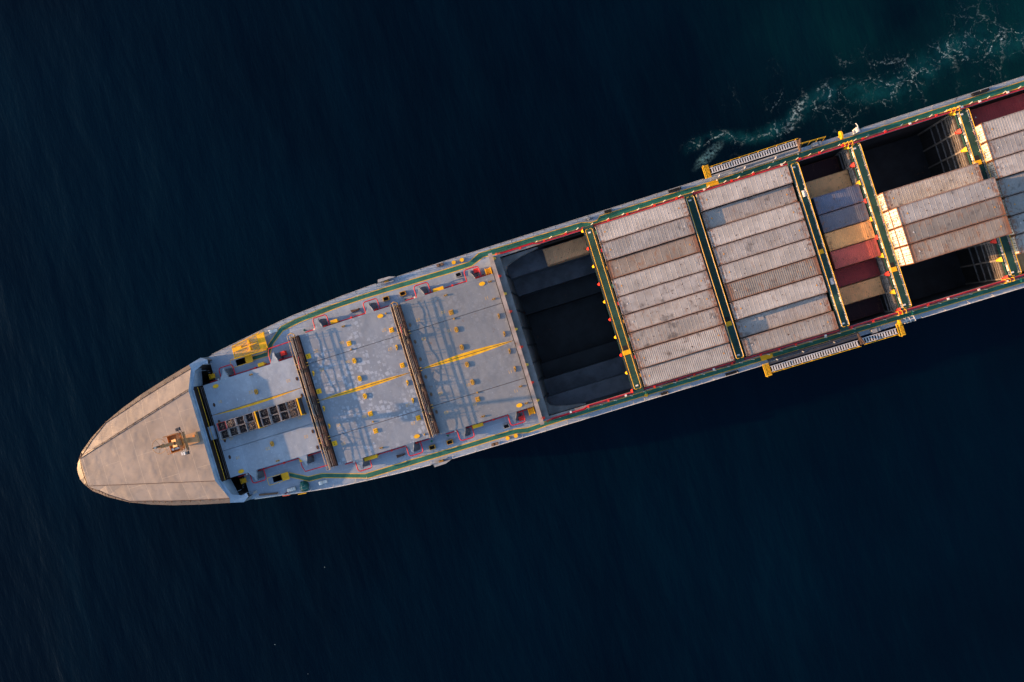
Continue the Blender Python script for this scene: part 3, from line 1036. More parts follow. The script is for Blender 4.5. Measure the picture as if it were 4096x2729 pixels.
# ------------------------------------------------------------------ lashing bridges between the covers
for bx, hy in ((-39.6, 9.7), (-24.62, 9.5)):
    mb = MB()
    mb.box(bx - .42, bx + .62, -hy + .35, hy - .35, 12.05, 12.12)
    mb.box(bx + .62, bx + .70, -hy + .3, hy - .3, 11.2, 12.33)
    mb.box(bx - .5, bx - .42, -hy + .3, hy - .3, 11.2, 12.3)
    for k in range(9):
        y = -hy + .5 + (2 * hy - 1.0) * k / 8
        mb.box(bx - .4, bx + .6, y - .06, y + .06, ZD, 12.05)
        mb.box(bx + .5, bx + .58, y - .05, y + .05, 12.1, 13.45)
        mb.box(bx - .4, bx - .34, y - .28, y - .20, 12.1, 13.35)
    lb = mb.build('lashing_bridge', 'bridge_brown', ship)
    spec = [(-.42, 13.30, .042, 'rod_tan'), (-.29, 12.34, .026, 'rod_grey'), (-.22, 12.34, .022, 'rod_grey'),
            (-.02, 13.42, .05, 'rod_tan'), (.08, 12.95, .026, 'rod_grey'), (.17, 12.34, .022, 'rod_grey'), (.56, 13.12, .026, 'rod_dark')]
    for i, (dx, z, r_, mt) in enumerate(spec):
        mb = MB()
        pts_ = []
        M_ = 26
        a = random.uniform(0, 6)
        for k in range(M_ + 1):
            y = hy - .1 - (2 * hy - .2) * k / M_
            wob = .022 * math.sin(k * .7 + a) + .012 * math.sin(k * 1.9 + 2 * a)
            if mt == 'rod_tan':
                wob *= .35
            sag = -.018 * abs(math.sin(k * .8 + a)) if mt != 'rod_tan' else 0
            pts_.append((bx + dx + wob, y, z + sag))
        mb.tube(pts_, r_, 6)
        mb.build('lashing_rod' if mt == 'rod_tan' else 'cable', mt, lb)
    # hanging slack cable bundle seen in the shadow
    for z, x_ in ((12.62, .55),):
        mb = MB()
        mb.tube([(bx + x_ + .03 * math.sin(k), hy - .2 - (2 * hy - .4) * k / 30, z + .07 * math.sin(k * .55) + random.uniform(-.03, .03)) for k in range(31)], .04, 6)
        mb.build('cable', 'rod_dark', lb)
    for yy in (2.1, -3.4, 6.1):
        mb = MB()
        mb.box(bx + .5, bx + .64, yy - .9, yy + .7, 13.08, 13.2)
        mb.build('cable_tray', 'rust_dark', lb)
    for k, yy in enumerate((4.6, -2.2, -6.6)):
        mb = MB()
        mb.box(bx - .2, bx + .3, yy - .22, yy + .2, 12.36, 12.95)
        mb.build('junction_box', 'black', lb)
        mb = MB()
        mb.tube([(bx - .1 + .12 * k, yy + .2, 12.9), (bx + .02, yy + .6, 13.2), (bx - .08, yy + 1.3, 12.75), (bx + .1, yy + 1.9, 12.6)], .04, 6)
        mb.build('hose', ('red', 'rod_grey', 'dark_red')[k], lb)
        mb = MB()
        mb.tube([(bx + .3, yy - .9, 12.4), (bx + .36, yy - .2, 12.55), (bx + .28, yy + .8, 12.4), (bx + .42, yy + 1.6, 12.45)], .035, 6)
        mb.build('cable', 'rod_tan', lb)
    for yy in (5.2, -.1, -5.4):
        for dy in (-.2, .2):
            mb = MB()
            mb.box(bx + .7, bx + 1.0, yy + dy - .05, yy + dy + .05, 12.12, 12.3)
            mb.box(bx - .8, bx - .5, yy + dy * 1.8 - .05, yy + dy * 1.8 + .05, 12.12, 12.3)
            mb.build('cleat', 'ochre', lb)
    mb = MB()
    mb.tube([(bx - .3, hy, 13.2), (bx + .2, hy + .15, 13.3), (bx + .6, hy - .1, 13.25), (bx + .5, hy - .6, 13.1), (bx, hy - .3, 13.2)], .06)
    mb.build('cable_coil', 'ochre', lb)

# ------------------------------------------------------------------ transverse coaming and holds
XB = -10.35
mb = MB()
mb.box(XB, XB + .55, -12.05, 12.05, 12.45, 12.6)
mb.box(XB + .1, XB + .2, -11.9, 11.9, ZD, 12.45)
tc = mb.build('transverse_coaming', 'coaming_paint', ship)
mb = MB()
mb.box(XB + .5, XB + 1.35, -11.3, 11.3, 11.5, 11.62)
mb.box(XB + 1.25, XB + 1.37, -11.3, 11.3, 11.0, 11.5)
mb.build('ledge', 'bulkhead_paint', tc)
for i in range(10):
    y = 11.25 - 2.5 * i
    mb = MB()
    mb.prism([(XB + .56, y - .2), (XB + .85, y - .1), (XB + .85, y + .1), (XB + .56, y + .2)], 11.9, [12.75, 12.35, 12.35, 12.75])
    mb.build('guide_head', 'signal_red' if i % 2 else 'line_yellow', tc)
    mb = MB()
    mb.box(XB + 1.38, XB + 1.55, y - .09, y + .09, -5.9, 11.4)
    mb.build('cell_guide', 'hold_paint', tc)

# hold walls, floor, steps of the open forward hold
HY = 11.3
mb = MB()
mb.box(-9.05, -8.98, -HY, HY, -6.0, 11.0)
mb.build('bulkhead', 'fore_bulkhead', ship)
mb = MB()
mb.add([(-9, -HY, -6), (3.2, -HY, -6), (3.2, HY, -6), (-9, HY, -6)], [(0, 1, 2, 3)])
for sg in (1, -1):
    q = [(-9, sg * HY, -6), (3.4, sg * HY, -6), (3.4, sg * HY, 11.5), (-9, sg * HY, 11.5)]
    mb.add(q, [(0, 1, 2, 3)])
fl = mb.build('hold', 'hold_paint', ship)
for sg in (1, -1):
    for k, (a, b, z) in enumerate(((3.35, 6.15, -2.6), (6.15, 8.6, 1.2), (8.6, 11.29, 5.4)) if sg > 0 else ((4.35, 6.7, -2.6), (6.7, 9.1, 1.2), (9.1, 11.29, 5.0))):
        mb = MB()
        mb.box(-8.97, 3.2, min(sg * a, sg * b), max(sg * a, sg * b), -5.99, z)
        mb.build('hold_step', 'step_lit_paint' if k else 'hold_paint', fl)  # upper steps paler, innermost darker: light fading with depth, put into the colour
    # rounded corner plate under the coaming
    P = [(-9.0, sg * 11.29), (-9.0, sg * 8.8), (-8.97, sg * 9.5), (-8.6, sg * 10.1), (-7.8, sg * 10.5), (-6.4, sg * 10.85), (-4.6, sg * 11.15), (-3.8, sg * 11.29)]
    if sg > 0:
        P = P[::-1][::-1]
    mb = MB()
    mb.prism(P if sg > 0 else P[::-1], 9.6, 9.75)
    mb.prism([(x, y) for x, y in (P[1:] + [(p[0] - .0, p[1] - sg * .08) for p in P[:0:-1]])], 8.4, 9.59)
    mb.build('corner_plate', 'bulkhead_paint', fl)
# side coamings
for sg in (1, -1):
    mb = MB()
    mb.box(-9.7, XE, min(sg * 11.3, sg * 11.42), max(sg * 11.3, sg * 11.42), ZD, 11.5)
    mb.box(-9.7, XE, min(sg * 11.28, sg * 11.62), max(sg * 11.28, sg * 11.62), 11.5, 11.56)
    k = 0
    x = -8.5
    while x < XE:
        mb.box(x - .03, x + .03, min(sg * 11.42, sg * 11.6), max(sg * 11.42, sg * 11.6), ZD, 11.5)
        x += 1.9
    sc = mb.build('side_coaming', 'bulkhead_paint', ship)
    for dy, z, r_, mt in ((.10, 11.64, .065, 'red'), (.27, 11.60, .05, 'dark_red')):
        mb = MB()
        mb.tube([(-9.5, sg * (11.3 + dy + .45), z - .6), (-9.2, sg * (11.3 + dy + .35), z)] + [(x, sg * (11.3 + dy + (.25 if x < -4 else 0)), z) for x in (-8.5, -4.2, -3.4)] + [(XE, sg * (11.3 + dy), z)], r_, 7)
        mb.build('fire_main', mt, sc)
    mb = MB()
    mb.tube([(-8.8, sg * 11.78, 11.3), (-4.3, sg * 11.75, 11.3), (-3.4, sg * 11.55, 11.35), (3.6, sg * 11.52, 11.35)], .11, 7)
    mb.build('fire_main', 'red', sc)
    x = -6.0
    while x < XE:
        mb = MB()
        mb.box(x - .14, x + .14, sg * 11.58 - .13, sg * 11.58 + .13, 11.57, 11.72)
        mb.build('valve', 'signal_red' if random.random() < .6 else 'white', sc)
        x += random.uniform(2.2, 4.0)

# holds further aft: floors and cross bulkheads
for a, b, z in ((4.3, 16.8, 10.02), (18.1, 30.7, 9.75), (32.3, 38.95, 3.47), (40.0, 52.85, -.82), (54.4, XE - .3, 6.6)):
    mb = MB()
    mb.add([(a, -HY, z), (b, -HY, z), (b, HY, z), (a, HY, z)], [(0, 1, 2, 3)])
    for sg in (1, -1):
        if z < 9:
            mb.add([(a, sg * HY, z), (b, sg * HY, z), (b, sg * HY, 11.5), (a, sg * HY, 11.5)], [(0, 1, 2, 3)])
    mb.build('hold', 'hold_paint', ship)

mb = MB()
mb.box(54.45, XE - .35, -8.7, 8.7, 6.61, 9.3)
mb.build('tween_deck', 'hold_paint', ship)

# ------------------------------------------------------------------ cross catwalks
ROWN = ['07', '05', '03', '01', '00', '02', '04', '06', '08']


def catwalk(x0, x1, z, guides=True, signs=False, gl=.42, inset=.03, lids=(), wall=None, wallmat='bulkhead_paint'):
    mb = MB()
    mb.box(x0, x1, -11.2, 11.2, z - .08, z)
    mb.box(x0 - .05, x0, -11.25, 11.25, z - .35, z + .03)
    mb.box(x1, x1 + .05, -11.25, 11.25, z - .35, z + .03)
    mb.box(x0 - .02, x1 + .02, 11.25, 11.62, z - .5, z - .02)
    mb.box(x0 - .02, x1 + .02, -11.62, -11.25, z - .5, z - .02)
    mb.box(x0 + .15, x1 - .15, -11.25, 11.25, -5.95, z - .36)
    c = mb.build('catwalk', 'catwalk_green', ship)
    for xs in (x0 + inset, x1 - inset):
        r1 = MB()
        sg = 1 if xs == x0 + inset else -1
        r1.tube([(xs + sg * .35, 11.08, z + 1.0), (xs + sg * .1, 11.08, z + 1.0), (xs, 10.95, z + 1.0), (xs, -10.95, z + 1.0), (xs + sg * .1, -11.08, z + 1.0), (xs + sg * .35, -11.08, z + 1.0)], .034, 6)
        r1.build('top_rail', 'rail_yellow', c)
        r2 = MB()
        for zz in (.38, .7):
            r2.tube([(xs, 11.0, z + zz), (xs, -11.0, z + zz)], .016, 5)
        y = 10.9
        while y > -11:
            r2.tube([(xs, y, z), (xs, y, z + 1.0)], .018, 5)
            y -= 1.36
        r2.build('rail_frame', 'rail_white', c)
    if inset > .1:
        for a, b in ((x0 + .01, x0 + inset - .06), (x1 - inset + .06, x1 - .01)):
            mb = MB()
            mb.box(a, b, -11.15, 11.15, z + .002, z + .03)
            mb.build('gutter', 'well_wall', c)
    for yy in (10.7, -10.7):
        mb = MB()
        mb.box((x0 + x1) / 2 - .18, (x0 + x1) / 2 + .18, yy - .1, yy + .1, z, z + .1)
        mb.build('lamp', 'white', c)
    for yy in lids:
        mb = MB()
        mb.box(x0 + .12, x1 - .12, yy - .3, yy + .3, z + .01, z + .1)
        mb.build('trap_lid', 'yellow', c)
        mb = MB()
        mb.box(x0 + .2, x1 - .2, yy + .36, yy + .95, z + .003, z + .02)
        mb.build('trap_shade_sheet', 'black', c)  # flat black sheet painting the dark of an open trap
    if guides:
        for i in range(10):
            y = 11.2 - 2.49 * i
            mt = 'yellow' if i % 2 == 0 else 'signal_red'
            mb = MB()
            mb.prism([(x0 - gl, y - gl * .3), (x0 - .06, y - gl * .75), (x0 - .06, y + gl * .75), (x0 - gl, y + gl * .3)], [z - .9, z - .5, z - .5, z - .9], [z - .5, z + .1, z + .1, z - .5])
            mb.build('guide_head', mt, c)
            mb = MB()
            mb.box(x1 + .06, x1 + .2, y - 1.0, y - .55, z - .25, z + .02)
            mb.build('twist_stop', ('guide_green', 'red', 'ochre')[i % 3], c)
    if signs:
        for i, s in enumerate(ROWN):
            y = 9.95 - 2.49 * i
            mb = MB()
            mb.box(x0 - .01, x0 + .005, y - .36, y + .36, z + .36, z + .84)
            v, f = text_mesh(s, .42)
            mb.add([(x0 - .016, y - px, z + .6 + py) for px, py, pz in v], [q for q in f], 1)
            mb.build('row_sign', ['white', 'red'], c)
    elif x0 > 30:
        for i in range(9):
            y = 9.95 - 2.49 * i
            mb = MB()
            mb.box(x1 - .06, x1 - .045, y - .4, y + .2, z + .2, z + .62)
            mb.build('blank_plate', 'mark_pale', c)
    if wall:
        xw = x0 - .1
        for i in range(10):
            y = 11.2 - 2.49 * i
            mb = MB()
            mb.box(xw - .22, xw - .02, y - .1, y + .1, -.8, z - .6)
            mb.build('cell_guide', 'guide_steel', c)
        mb = MB()
        mb.box(xw, xw + .08, -11.28, 11.28, -.8, z - .4)
        mb.build('bulkhead', 'well_wall', c)
        for zz in (3.5, 5.5, 7.3, 8.5, 9.3, 9.9, 10.5):
            mb = MB()
            mb.box(xw - .16, xw - .002, -11.27, 11.27, zz - .05, zz + .05)
            mb.build('stringer', 'guide_steel' if zz > 8 else wallmat, c)
        for i in range(9):
            for k in (-.75, 0, .75):
                y = 9.95 - 2.49 * i + k
                mb = MB()
                mb.box(xw - .09, xw - .003, y - .05, y + .05, -.8, z - .45)
                mb.build('stiffener', 'well_wall', c)
    return c


catwalk(2.82, 4.2, 12.0, lids=(-6.1,), gl=.3, inset=.24)
catwalk(16.86, 17.9, 12.0, guides=False, lids=(-6.4,))
catwalk(30.9, 31.9, 12.0, guides=False, lids=(-.9,))
catwalk(39.05, 40.2, 11.45, signs=True, lids=(-5.9,), wall=True)
c5 = catwalk(52.98, 54.3, 11.45, signs=True, lids=(4.1,), wall=True)
for xc, zc in ((39.1, 11.45), (53.0, 11.45)):
    for sg in (1, -1):
        for k in range(3):
            mb = MB()
            xx = xc - .7 + k * .5
            mb.tube([(xx, sg * 11.3, zc - .5), (xx, sg * 11.3, zc + .75), (xx, sg * 11.75, zc + .75), (xx, sg * 11.75, zc - .9)], .05, 6)
            mb.build('ladder_hoop', 'rail_yellow', ship)
for (x, y) in ((31.5, 7.0), (31.5, -5.0)):
    mb = MB()
    mb.tube([(x + .08, y - .42, 12.3), (x + .08, y + .42, 12.3)], .24, 12)
    tag(mb.build('steel_drum', 'galvanised'), 'pale round drum on the green catwalk, ' + ('upper' if y > 0 else 'lower') + ' of the two there', 'drum', 'drums on the catwalk')

# ------------------------------------------------------------------ deck railing, stanchions
for sg in (1, -1):
    segs = [(-52, -44), (-44, -36), (-36, -26.6), (-23.4, -10), (-10, 4), (4, 20)] + [(41.5, 54), (54, XE)]
    for a, b in segs:
        mb = MB()
        n = max(2, int((b - a) / 1.55))
        for k in range(n + 1):
            x = a + (b - a) * k / n
            y = sg * (hull_b(x) - .07)
            mb.tube([(x, y, ZD), (x, y, ZD + 1.05)], .028, 5)
            if k % 2 == 0:
                mb.bar((x, y, ZD + .95), (x, y - sg * .4, ZD + .02), .05, .03)
        for z in (.4, .72, 1.05):
            mb.tube([(a + (b - a) * k / n, sg * (hull_b(a + (b - a) * k / n) - .07), ZD + z) for k in range(n + 1)], .026, 5)
        mb.build('deck_railing', 'steel_grey' if sg > 0 else 'rail_white', ship)
# pale stays along the aft side decks
for sg in (1, -1):
    x = -8.0
    while x < XE:
        mb = MB()
        mb.bar((x, sg * 11.85, ZD + .05), (x + .35, sg * 12.0, ZD + .25), .09, .09)
        mb.build('bracket', 'rail_white', ship)
        x += random.uniform(1.6, 2.3)

for sg in (1, -1):
    for y0, mt, r_ in ((11.72, 'black', .03), (11.8, 'rod_grey', .025)):
        mb = MB()
        mb.tube([(x, sg * (y0 + .05 * math.sin(x * .9) + random.uniform(-.03, .03)), ZD + .06) for x in [-8.5 + 1.1 * k for k in range(82)]], r_, 5)
        mb.build('deck_cable', mt, ship)

# ------------------------------------------------------------------ red pipe loops round the wings
for ci, (nm, lab, x0, x1, hy, mat, lugs, seam) in enumerate(COVERS):
    for lx in lugs:
        for sg in (1, -1):
            mb = MB()
            y0, y1 = sg * (hy + .02), sg * (hy + 1.72)
            z = 11.15
            if ci == 0 and lx > -45:
                pts_ = [(lx - .75, y0, z), (lx - .75, y1 - sg * .3, z), (lx - .5, y1 + sg * .5, z), (lx + 2.6, y1 + sg * .55, z), (lx + 3.6, y1 + sg * .5, z)]
            else:
                pts_ = [(lx - .72, y0, z), (lx - .72, y1 - sg * .35, z), (lx - .62, y1 - sg * .1, z), (lx - .4, y1, z), (lx + 1.05, y1, z), (lx + 1.28, y1 - sg * .1, z), (lx + 1.36, y1 - sg * .35, z), (lx + 1.36, y0, z)]
            mb.tube(pts_, .075, 8)
            mb.build('pipe_loop', 'red', ship)
    for sg in (1, -1):
        mb = MB()
        y = sg * (hy + .22)
        mb.tube([(x0 + .6, y, 10.9), (x1 - .4, y, 10.9)], .07, 6)
        mb.build('deck_pipe', 'red', ship)
        for x in (x0 + 2.0, (x0 + x1) / 2 + .8, x1 - 2.2):
            mb = MB()
            mb.box(x - .12, x + .12, y - .12, y + .14, 10.8, 11.15)
            mb.build('valve', 'signal_red' if x > x0 + 3 else 'white', ship)
for x, y in ((-42.1, 7.75), (-12.75, 10.6), (-12.75, -10.55)):
    mb = MB()
    mb.box(x - .32, x + .32, y - .3, y + .3, ZD + .2, ZD + 1.0)
    mb.disc(x, y, .07, .07, ZD + 1.0, ZD + 1.04)
    mb.build('hose_box', 'signal_red', ship)

# ------------------------------------------------------------------ deck fittings
for x, y in ((-25.95, 10.73), (-23.48, 10.7), (-15.25, 10.86), (-25.82, -10.87), (-23.25, -10.88), (-15.07, -11.02)):
    mb = MB()
    a, b, c, d = x - .42, x + .42, y - .3, y + .3
    for q in ((a, b, c, c + .07), (a, b, d - .07, d), (a, a + .07, c + .071, d - .071), (b - .07, b, c + .071, d - .071)):
        mb.box(*q, ZD, ZD + .45)
    tr_ = mb.build('hatch_trunk', 'ochre' if x < -20 else 'steel_grey', ship)
    mb = MB()
    mb.box(a + .08, b - .08, c + .08, d - .08, ZD + .01, ZD + .12)
    mb.build('trunk_shade_sheet', 'black', tr_)  # black sheet painting the dark inside the hollow trunk
for x, y in ((-30.6, 10.52), (-30.4, -10.68)):
    mb = MB()
    mb.prism([(x - .55, y - .2), (x + .5, y - .12), (x + .62, y + .12), (x + .2, y + .05), (x - .2, y + .12), (x - .6, y + .18)], ZD, ZD + .5)
    mb.build('mooring_chock', 'rust_dark', ship)
for x, y in ((-38.4, 9.95), (-23.42, 9.75), (-12.1, 9.7), (-23.3, -9.95), (-25.7, -10.05)):
    mb = MB()
    mb.tube([(x, y, ZD), (x, y, ZD + .35), (x + .1, y + .03, ZD + .5)], [.1, .1, .17], 8)
    mb.build('air_vent', 'guide_green', ship)
for sg in (1, -1):
    mb = MB()
    mb.box(-15.7, -13.85, sg * 12.62 - .2, sg * 12.62 + .2, ZD, ZD + .12)
    bb = mb.build('bollard_pair', 'steel_grey', ship)
    for x in (-15.36, -14.18):
        mb = MB()
        mb.tube([(x, sg * 12.62, ZD + .1), (x, sg * 12.62, ZD + .62), (x, sg * 12.62, ZD + .62), (x, sg * 12.62, ZD + .7)], [.2, .2, .28, .28], 14)
        mb.build('bollard', 'yellow', bb)
    mb = MB()
    for k in (-.18, .18):
        mb.tube([(-17.33 + k * 1.6, sg * 12.95, ZD), (-17.33 + k * 1.6, sg * 12.95, ZD + .5)], .2, 10)
    mb.box(-17.8, -16.9, sg * 12.95 - .22, sg * 12.95 + .22, ZD + .1, ZD + .22)
    mb.build('fairlead', 'wood', ship)
    mb = MB()
    P = [(-26.3, sg * 13.15), (-26.2, sg * 13.55), (-24.55, sg * 13.5), (-23.7, sg * 13.2)]
    mb.prism(P if sg < 0 else P[::-1], ZD - .6, ZD + .75)
    mb.box(-26.1, -24.2, min(sg * 12.75, sg * 12.85), max(sg * 12.75, sg * 12.85), ZD, ZD + .5)
    ck = mb.build('panama_chock', 'steel_grey', ship)
    mb = MB()
    mb.box(-25.5, -24.9, sg * 13.0 - .12, sg * 13.0 + .12, ZD, ZD + .3)
    mb.build('roller', 'ochre', ck)
    # side rollers and openings on the aft side deck
    mb = MB()
    mb.box(6.3, 7.3, sg * 12.92 - .17, sg * 12.92 + .17, ZD, ZD + .55)
    mb.build('fairlead', 'black', ship)
    mb = MB()
    mb.box(15.3, 17.0, sg * 12.9 - .17, sg * 12.9 + .17, ZD, ZD + .5)
    mb.build('fairlead', 'black', ship)
    mb = MB()
    mb.box(56.2, 58.3, sg * 12.9 - .2, sg * 12.9 + .2, ZD, ZD + .6)
    mb.build('fairlead', 'black', ship)
mb = MB()
mb.tube([(4.4, -12.45, ZD), (4.4, -12.45, ZD + .5)], [.26, .2], 12)
mb.build('mushroom_vent', 'yellow', ship)
mb = MB()
mb.tube([(4.0, 12.75, ZD), (4.0, 12.75, ZD + .5)], [.22, .17], 12)
mb.box(3.5, 4.6, 12.7, 12.82, ZD, ZD + .25)
mb.build('mushroom_vent', 'steel_grey', ship)
for x, y in ((-43.1, 11.2), (-42.5, -11.15)):
    mb = MB()
    mb.tube([(x, y - .25, ZD + .35), (x, y + .25, ZD + .35)], .25, 12)
    mb.box(x - .1, x + .9, y - .2, y + .2, ZD, ZD + .3)
    mb.build('winch_drum', 'white', ship)

# yellow grated working platform on the starboard bow
PX = [(-49.0, 9.05), (-44.35, 8.92), (-43.95, 11.5), (-44.6, 11.55), (-48.95, 10.85)]
mb = MB()
Z = 10.75
n = 26
for i in range(n):
    x = -49.0 + 4.95 * (i + .5) / n
    lo, hi = 9.0 if x < -44.35 else 9.2, 10.83 + (x + 49) * .145
    mb.box(x - .045, x + .045, lo, hi - .05, Z - .05, Z)
pl = mb.build('working_platform', 'yellow', ship)
mb = MB()
mb.box(-45.1, -44.0, 9.15, 11.4, Z + .003, Z + .05)
for a, b in ((PX[0], PX[1]), (PX[1], PX[2]), (PX[3], PX[4]), (PX[4], PX[0])):
    mb.bar((*a, Z - .03), (*b, Z - .03), .12, .14)
for x, y in ((-48.8, 9.2), (-44.5, 9.1), (-44.3, 11.3), (-48.6, 10.7)):
    mb.box(x - .06, x + .06, y - .06, y + .06, ZD, Z - .1)
mb.build('platform_frame', 'yellow', pl)
for x, y0, y1 in ((-46.35, 9.5, 10.15), (-46.25, 10.45, 11.05)):
    mb = MB()
    mb.box(x - .1, x + .1, y0, y1, Z + .002, Z + .55)
    mb.box(x - .3, x + .3, y0 + .05, y0 + .15, Z + .001, Z + .3)
    mb.build('platform_post', 'yellow', pl)
mb = MB()
mb.box(-48.9, -47.6, 10.15, 10.55, Z + .004, Z + .22)
mb.bar((-48.9, 10.05, Z + .15), (-45.2, 10.3, Z + .15), .12, .14)
mb.build('hose_tray', 'yellow', pl)
mb = MB()
mb.tube([(-49.0, 9.02, Z + 1), (-44.4, 8.9, Z + 1), (-44.0, 11.5, Z + 1)], .03)
for x, y in ((-49, 9.02), (-46.7, 8.96), (-44.4, 8.9), (-44.0, 11.5)):
    mb.tube([(x, y, Z), (x, y, Z + 1)], .025)
mb.build('platform_rail', 'rail_yellow', pl)
# companionway lids and guard rails
for (a, b, c, d), nm in ((STAIR_U, 0), (STAIR_L, 1)):
    mb = MB()
    mb.box(b - .05, b + .98, c - .15, d + .12, ZD + .45, ZD + .5)
    for k in range(4):
        mb.box(b + .1 + k * .2, b + .15 + k * .2, c, d, ZD + .5, ZD + .53)
    mb.box(b + .1, b + .2, c, c + .1, ZD, ZD + .45)
    mb.box(b + .7, b + .8, d - .1, d, ZD, ZD + .45)
    mb.build('companionway_lid', 'yellow', ship)
    mb = MB()
    zr = ZD + 1.0
    mb.tube([(b + .05, d + .12, zr), (a - .25, d + .15, zr), (a - .35, d, zr), (a - .35, c, zr), (a - .25, c - .15, zr), (b + .05, c - .12, zr)], .035)
    for x, y in ((b, d + .12), (a - .3, d + .1), (a - .3, c - .1), (b, c - .12), ((a + b) / 2, d + .13), ((a + b) / 2, c - .13)):
        mb.tube([(x, y, ZD), (x, y, zr)], .025)
    mb.build('guard_rail', 'rail_yellow', ship)
for sg in (1, -1):
    mb = MB()
    x, y = -52.9, sg * 7.7
    mb.box(x - .4, x + .3, y - .25, y + .25, ZD + .5, ZD + .56)
    for k in range(5):
        mb.box(x - .38 + k * .15, x - .32 + k * .15, y - .3, y + .3, ZD + .56, ZD + .62)
    for dx in (-.35, .25):
        mb.tube([(x + dx, y - .35, ZD), (x + dx, y - .35, ZD + 1.0), (x + dx, y + .35, ZD + 1.0), (x + dx, y + .35, ZD)], .03)
    mb.build('access_step', 'yellow', ship)

# loose gear on the port bow
raft = thing('liferaft_canister', 'white ribbed canister lying on the port foredeck left of the green bundle', 'canister', (-46.8, -10.85, ZD))
mb = MB()
mb.tube([(-.62, 0, .3), (-.55, 0, .3), (-.2, 0, .3), (.2, 0, .3), (.55, 0, .3), (.64, 0, .3)], [.17, .25, .27, .27, .25, .16], 12)
mb.build('shell', 'white', raft, smooth=True)
for x in (-.25, 0, .3):
    mb = MB()
    mb.tube([(x - .02, 0, .3), (x + .02, 0, .3)], .283, 12)
    mb.build('strap', 'steel_grey', raft)
for x in (-.5, .4):
    mb = MB()
    mb.box(x, x + .1, -.3, .3, 0, .12)
    mb.build('cradle', 'steel_grey', raft)
tp = thing('covered_winch', 'green tarpaulin bundle roped down beside the port rail', 'bundle', (-44.9, -10.95, ZD))
v, f = [], []
NA, NZ = 16, 6
for j in range(NZ):
    u = j / (NZ - 1)
    for i in range(NA):
        a = 2 * math.pi * i / NA
        rr = (1 - u ** 2.6) ** .5 * (1 + .10 * math.sin(3 * a + j) + .06 * math.sin(7 * a)) if u < 1 else .02
        v.append((.62 * math.cos(a) * rr, .80 * math.sin(a) * rr, 1.15 * u))
for j in range(NZ - 1):
    for i in range(NA):
        f.append((j * NA + i, j * NA + (i + 1) % NA, (j + 1) * NA + (i + 1) % NA, (j + 1) * NA + i))
mb = MB()
mb.add(v, f)
mb.build('tarpaulin', 'tarp_green', tp)
for k in (-.35, .1):
    mb = MB()
    mb.tube([(-.66, k, .3), (-.45, k, .85), (-.1, k, 1.12), (.3, k, 1.02), (.64, k, .3)], .018, 5)
    mb.build('rope', 'net', tp)
mb = MB()
mb.tube([(-.15, -.72, .35), (-.15, -.3, 1.05), (-.12, .25, 1.13), (-.1, .75, .45)], .018, 5)
mb.build('rope', 'net', tp)
mb = MB()
mb.bar((-51.6, -10.28, ZD + .12), (-48.85, -10.82, ZD + .12), .24, .2)
tag(mb.build('timber_beam', 'wood'), 'long dark timber beam lying on the port foredeck', 'beam')
mb = MB()
mb.bar((-48.15, -11.3, ZD + .6), (-47.1, -11.45, ZD + .6), .16, .25)
mb.bar((-48.05, -11.3, ZD + .5), (-47.45, -10.98, ZD + .3), .12, .15, 1)
mb.bar((-47.9, -11.34, ZD), (-47.9, -11.34, ZD + .5), .08, .08)
mb.bar((-47.3, -11.42, ZD), (-47.3, -11.42, ZD + .5), .08, .08)
mb.build('pilot_bracket', ['orange_red', 'dark_red'], ship)
mb = MB()
mb.bar((-45.8, -11.72, ZD + 1.02), (-44.6, -11.84, ZD + 1.02), .1, .16)
mb.build('rail_gate', 'yellow', ship)
mb = MB()
for k in range(14):
    a = random.uniform(0, 6.28)
    r_ = random.uniform(0, .35)
    mb.bar((-52.0 + r_ * math.cos(a), -9.75 + r_ * math.sin(a) * .6, ZD + .05), (-52.0 + r_ * math.cos(a) + random.uniform(-.3, .3), -9.75 + random.uniform(-.2, .2), ZD + .15), .1, .06)
tag(mb.build('cargo_net', 'net'), 'crumpled pale net left behind the port breakwater', 'net')

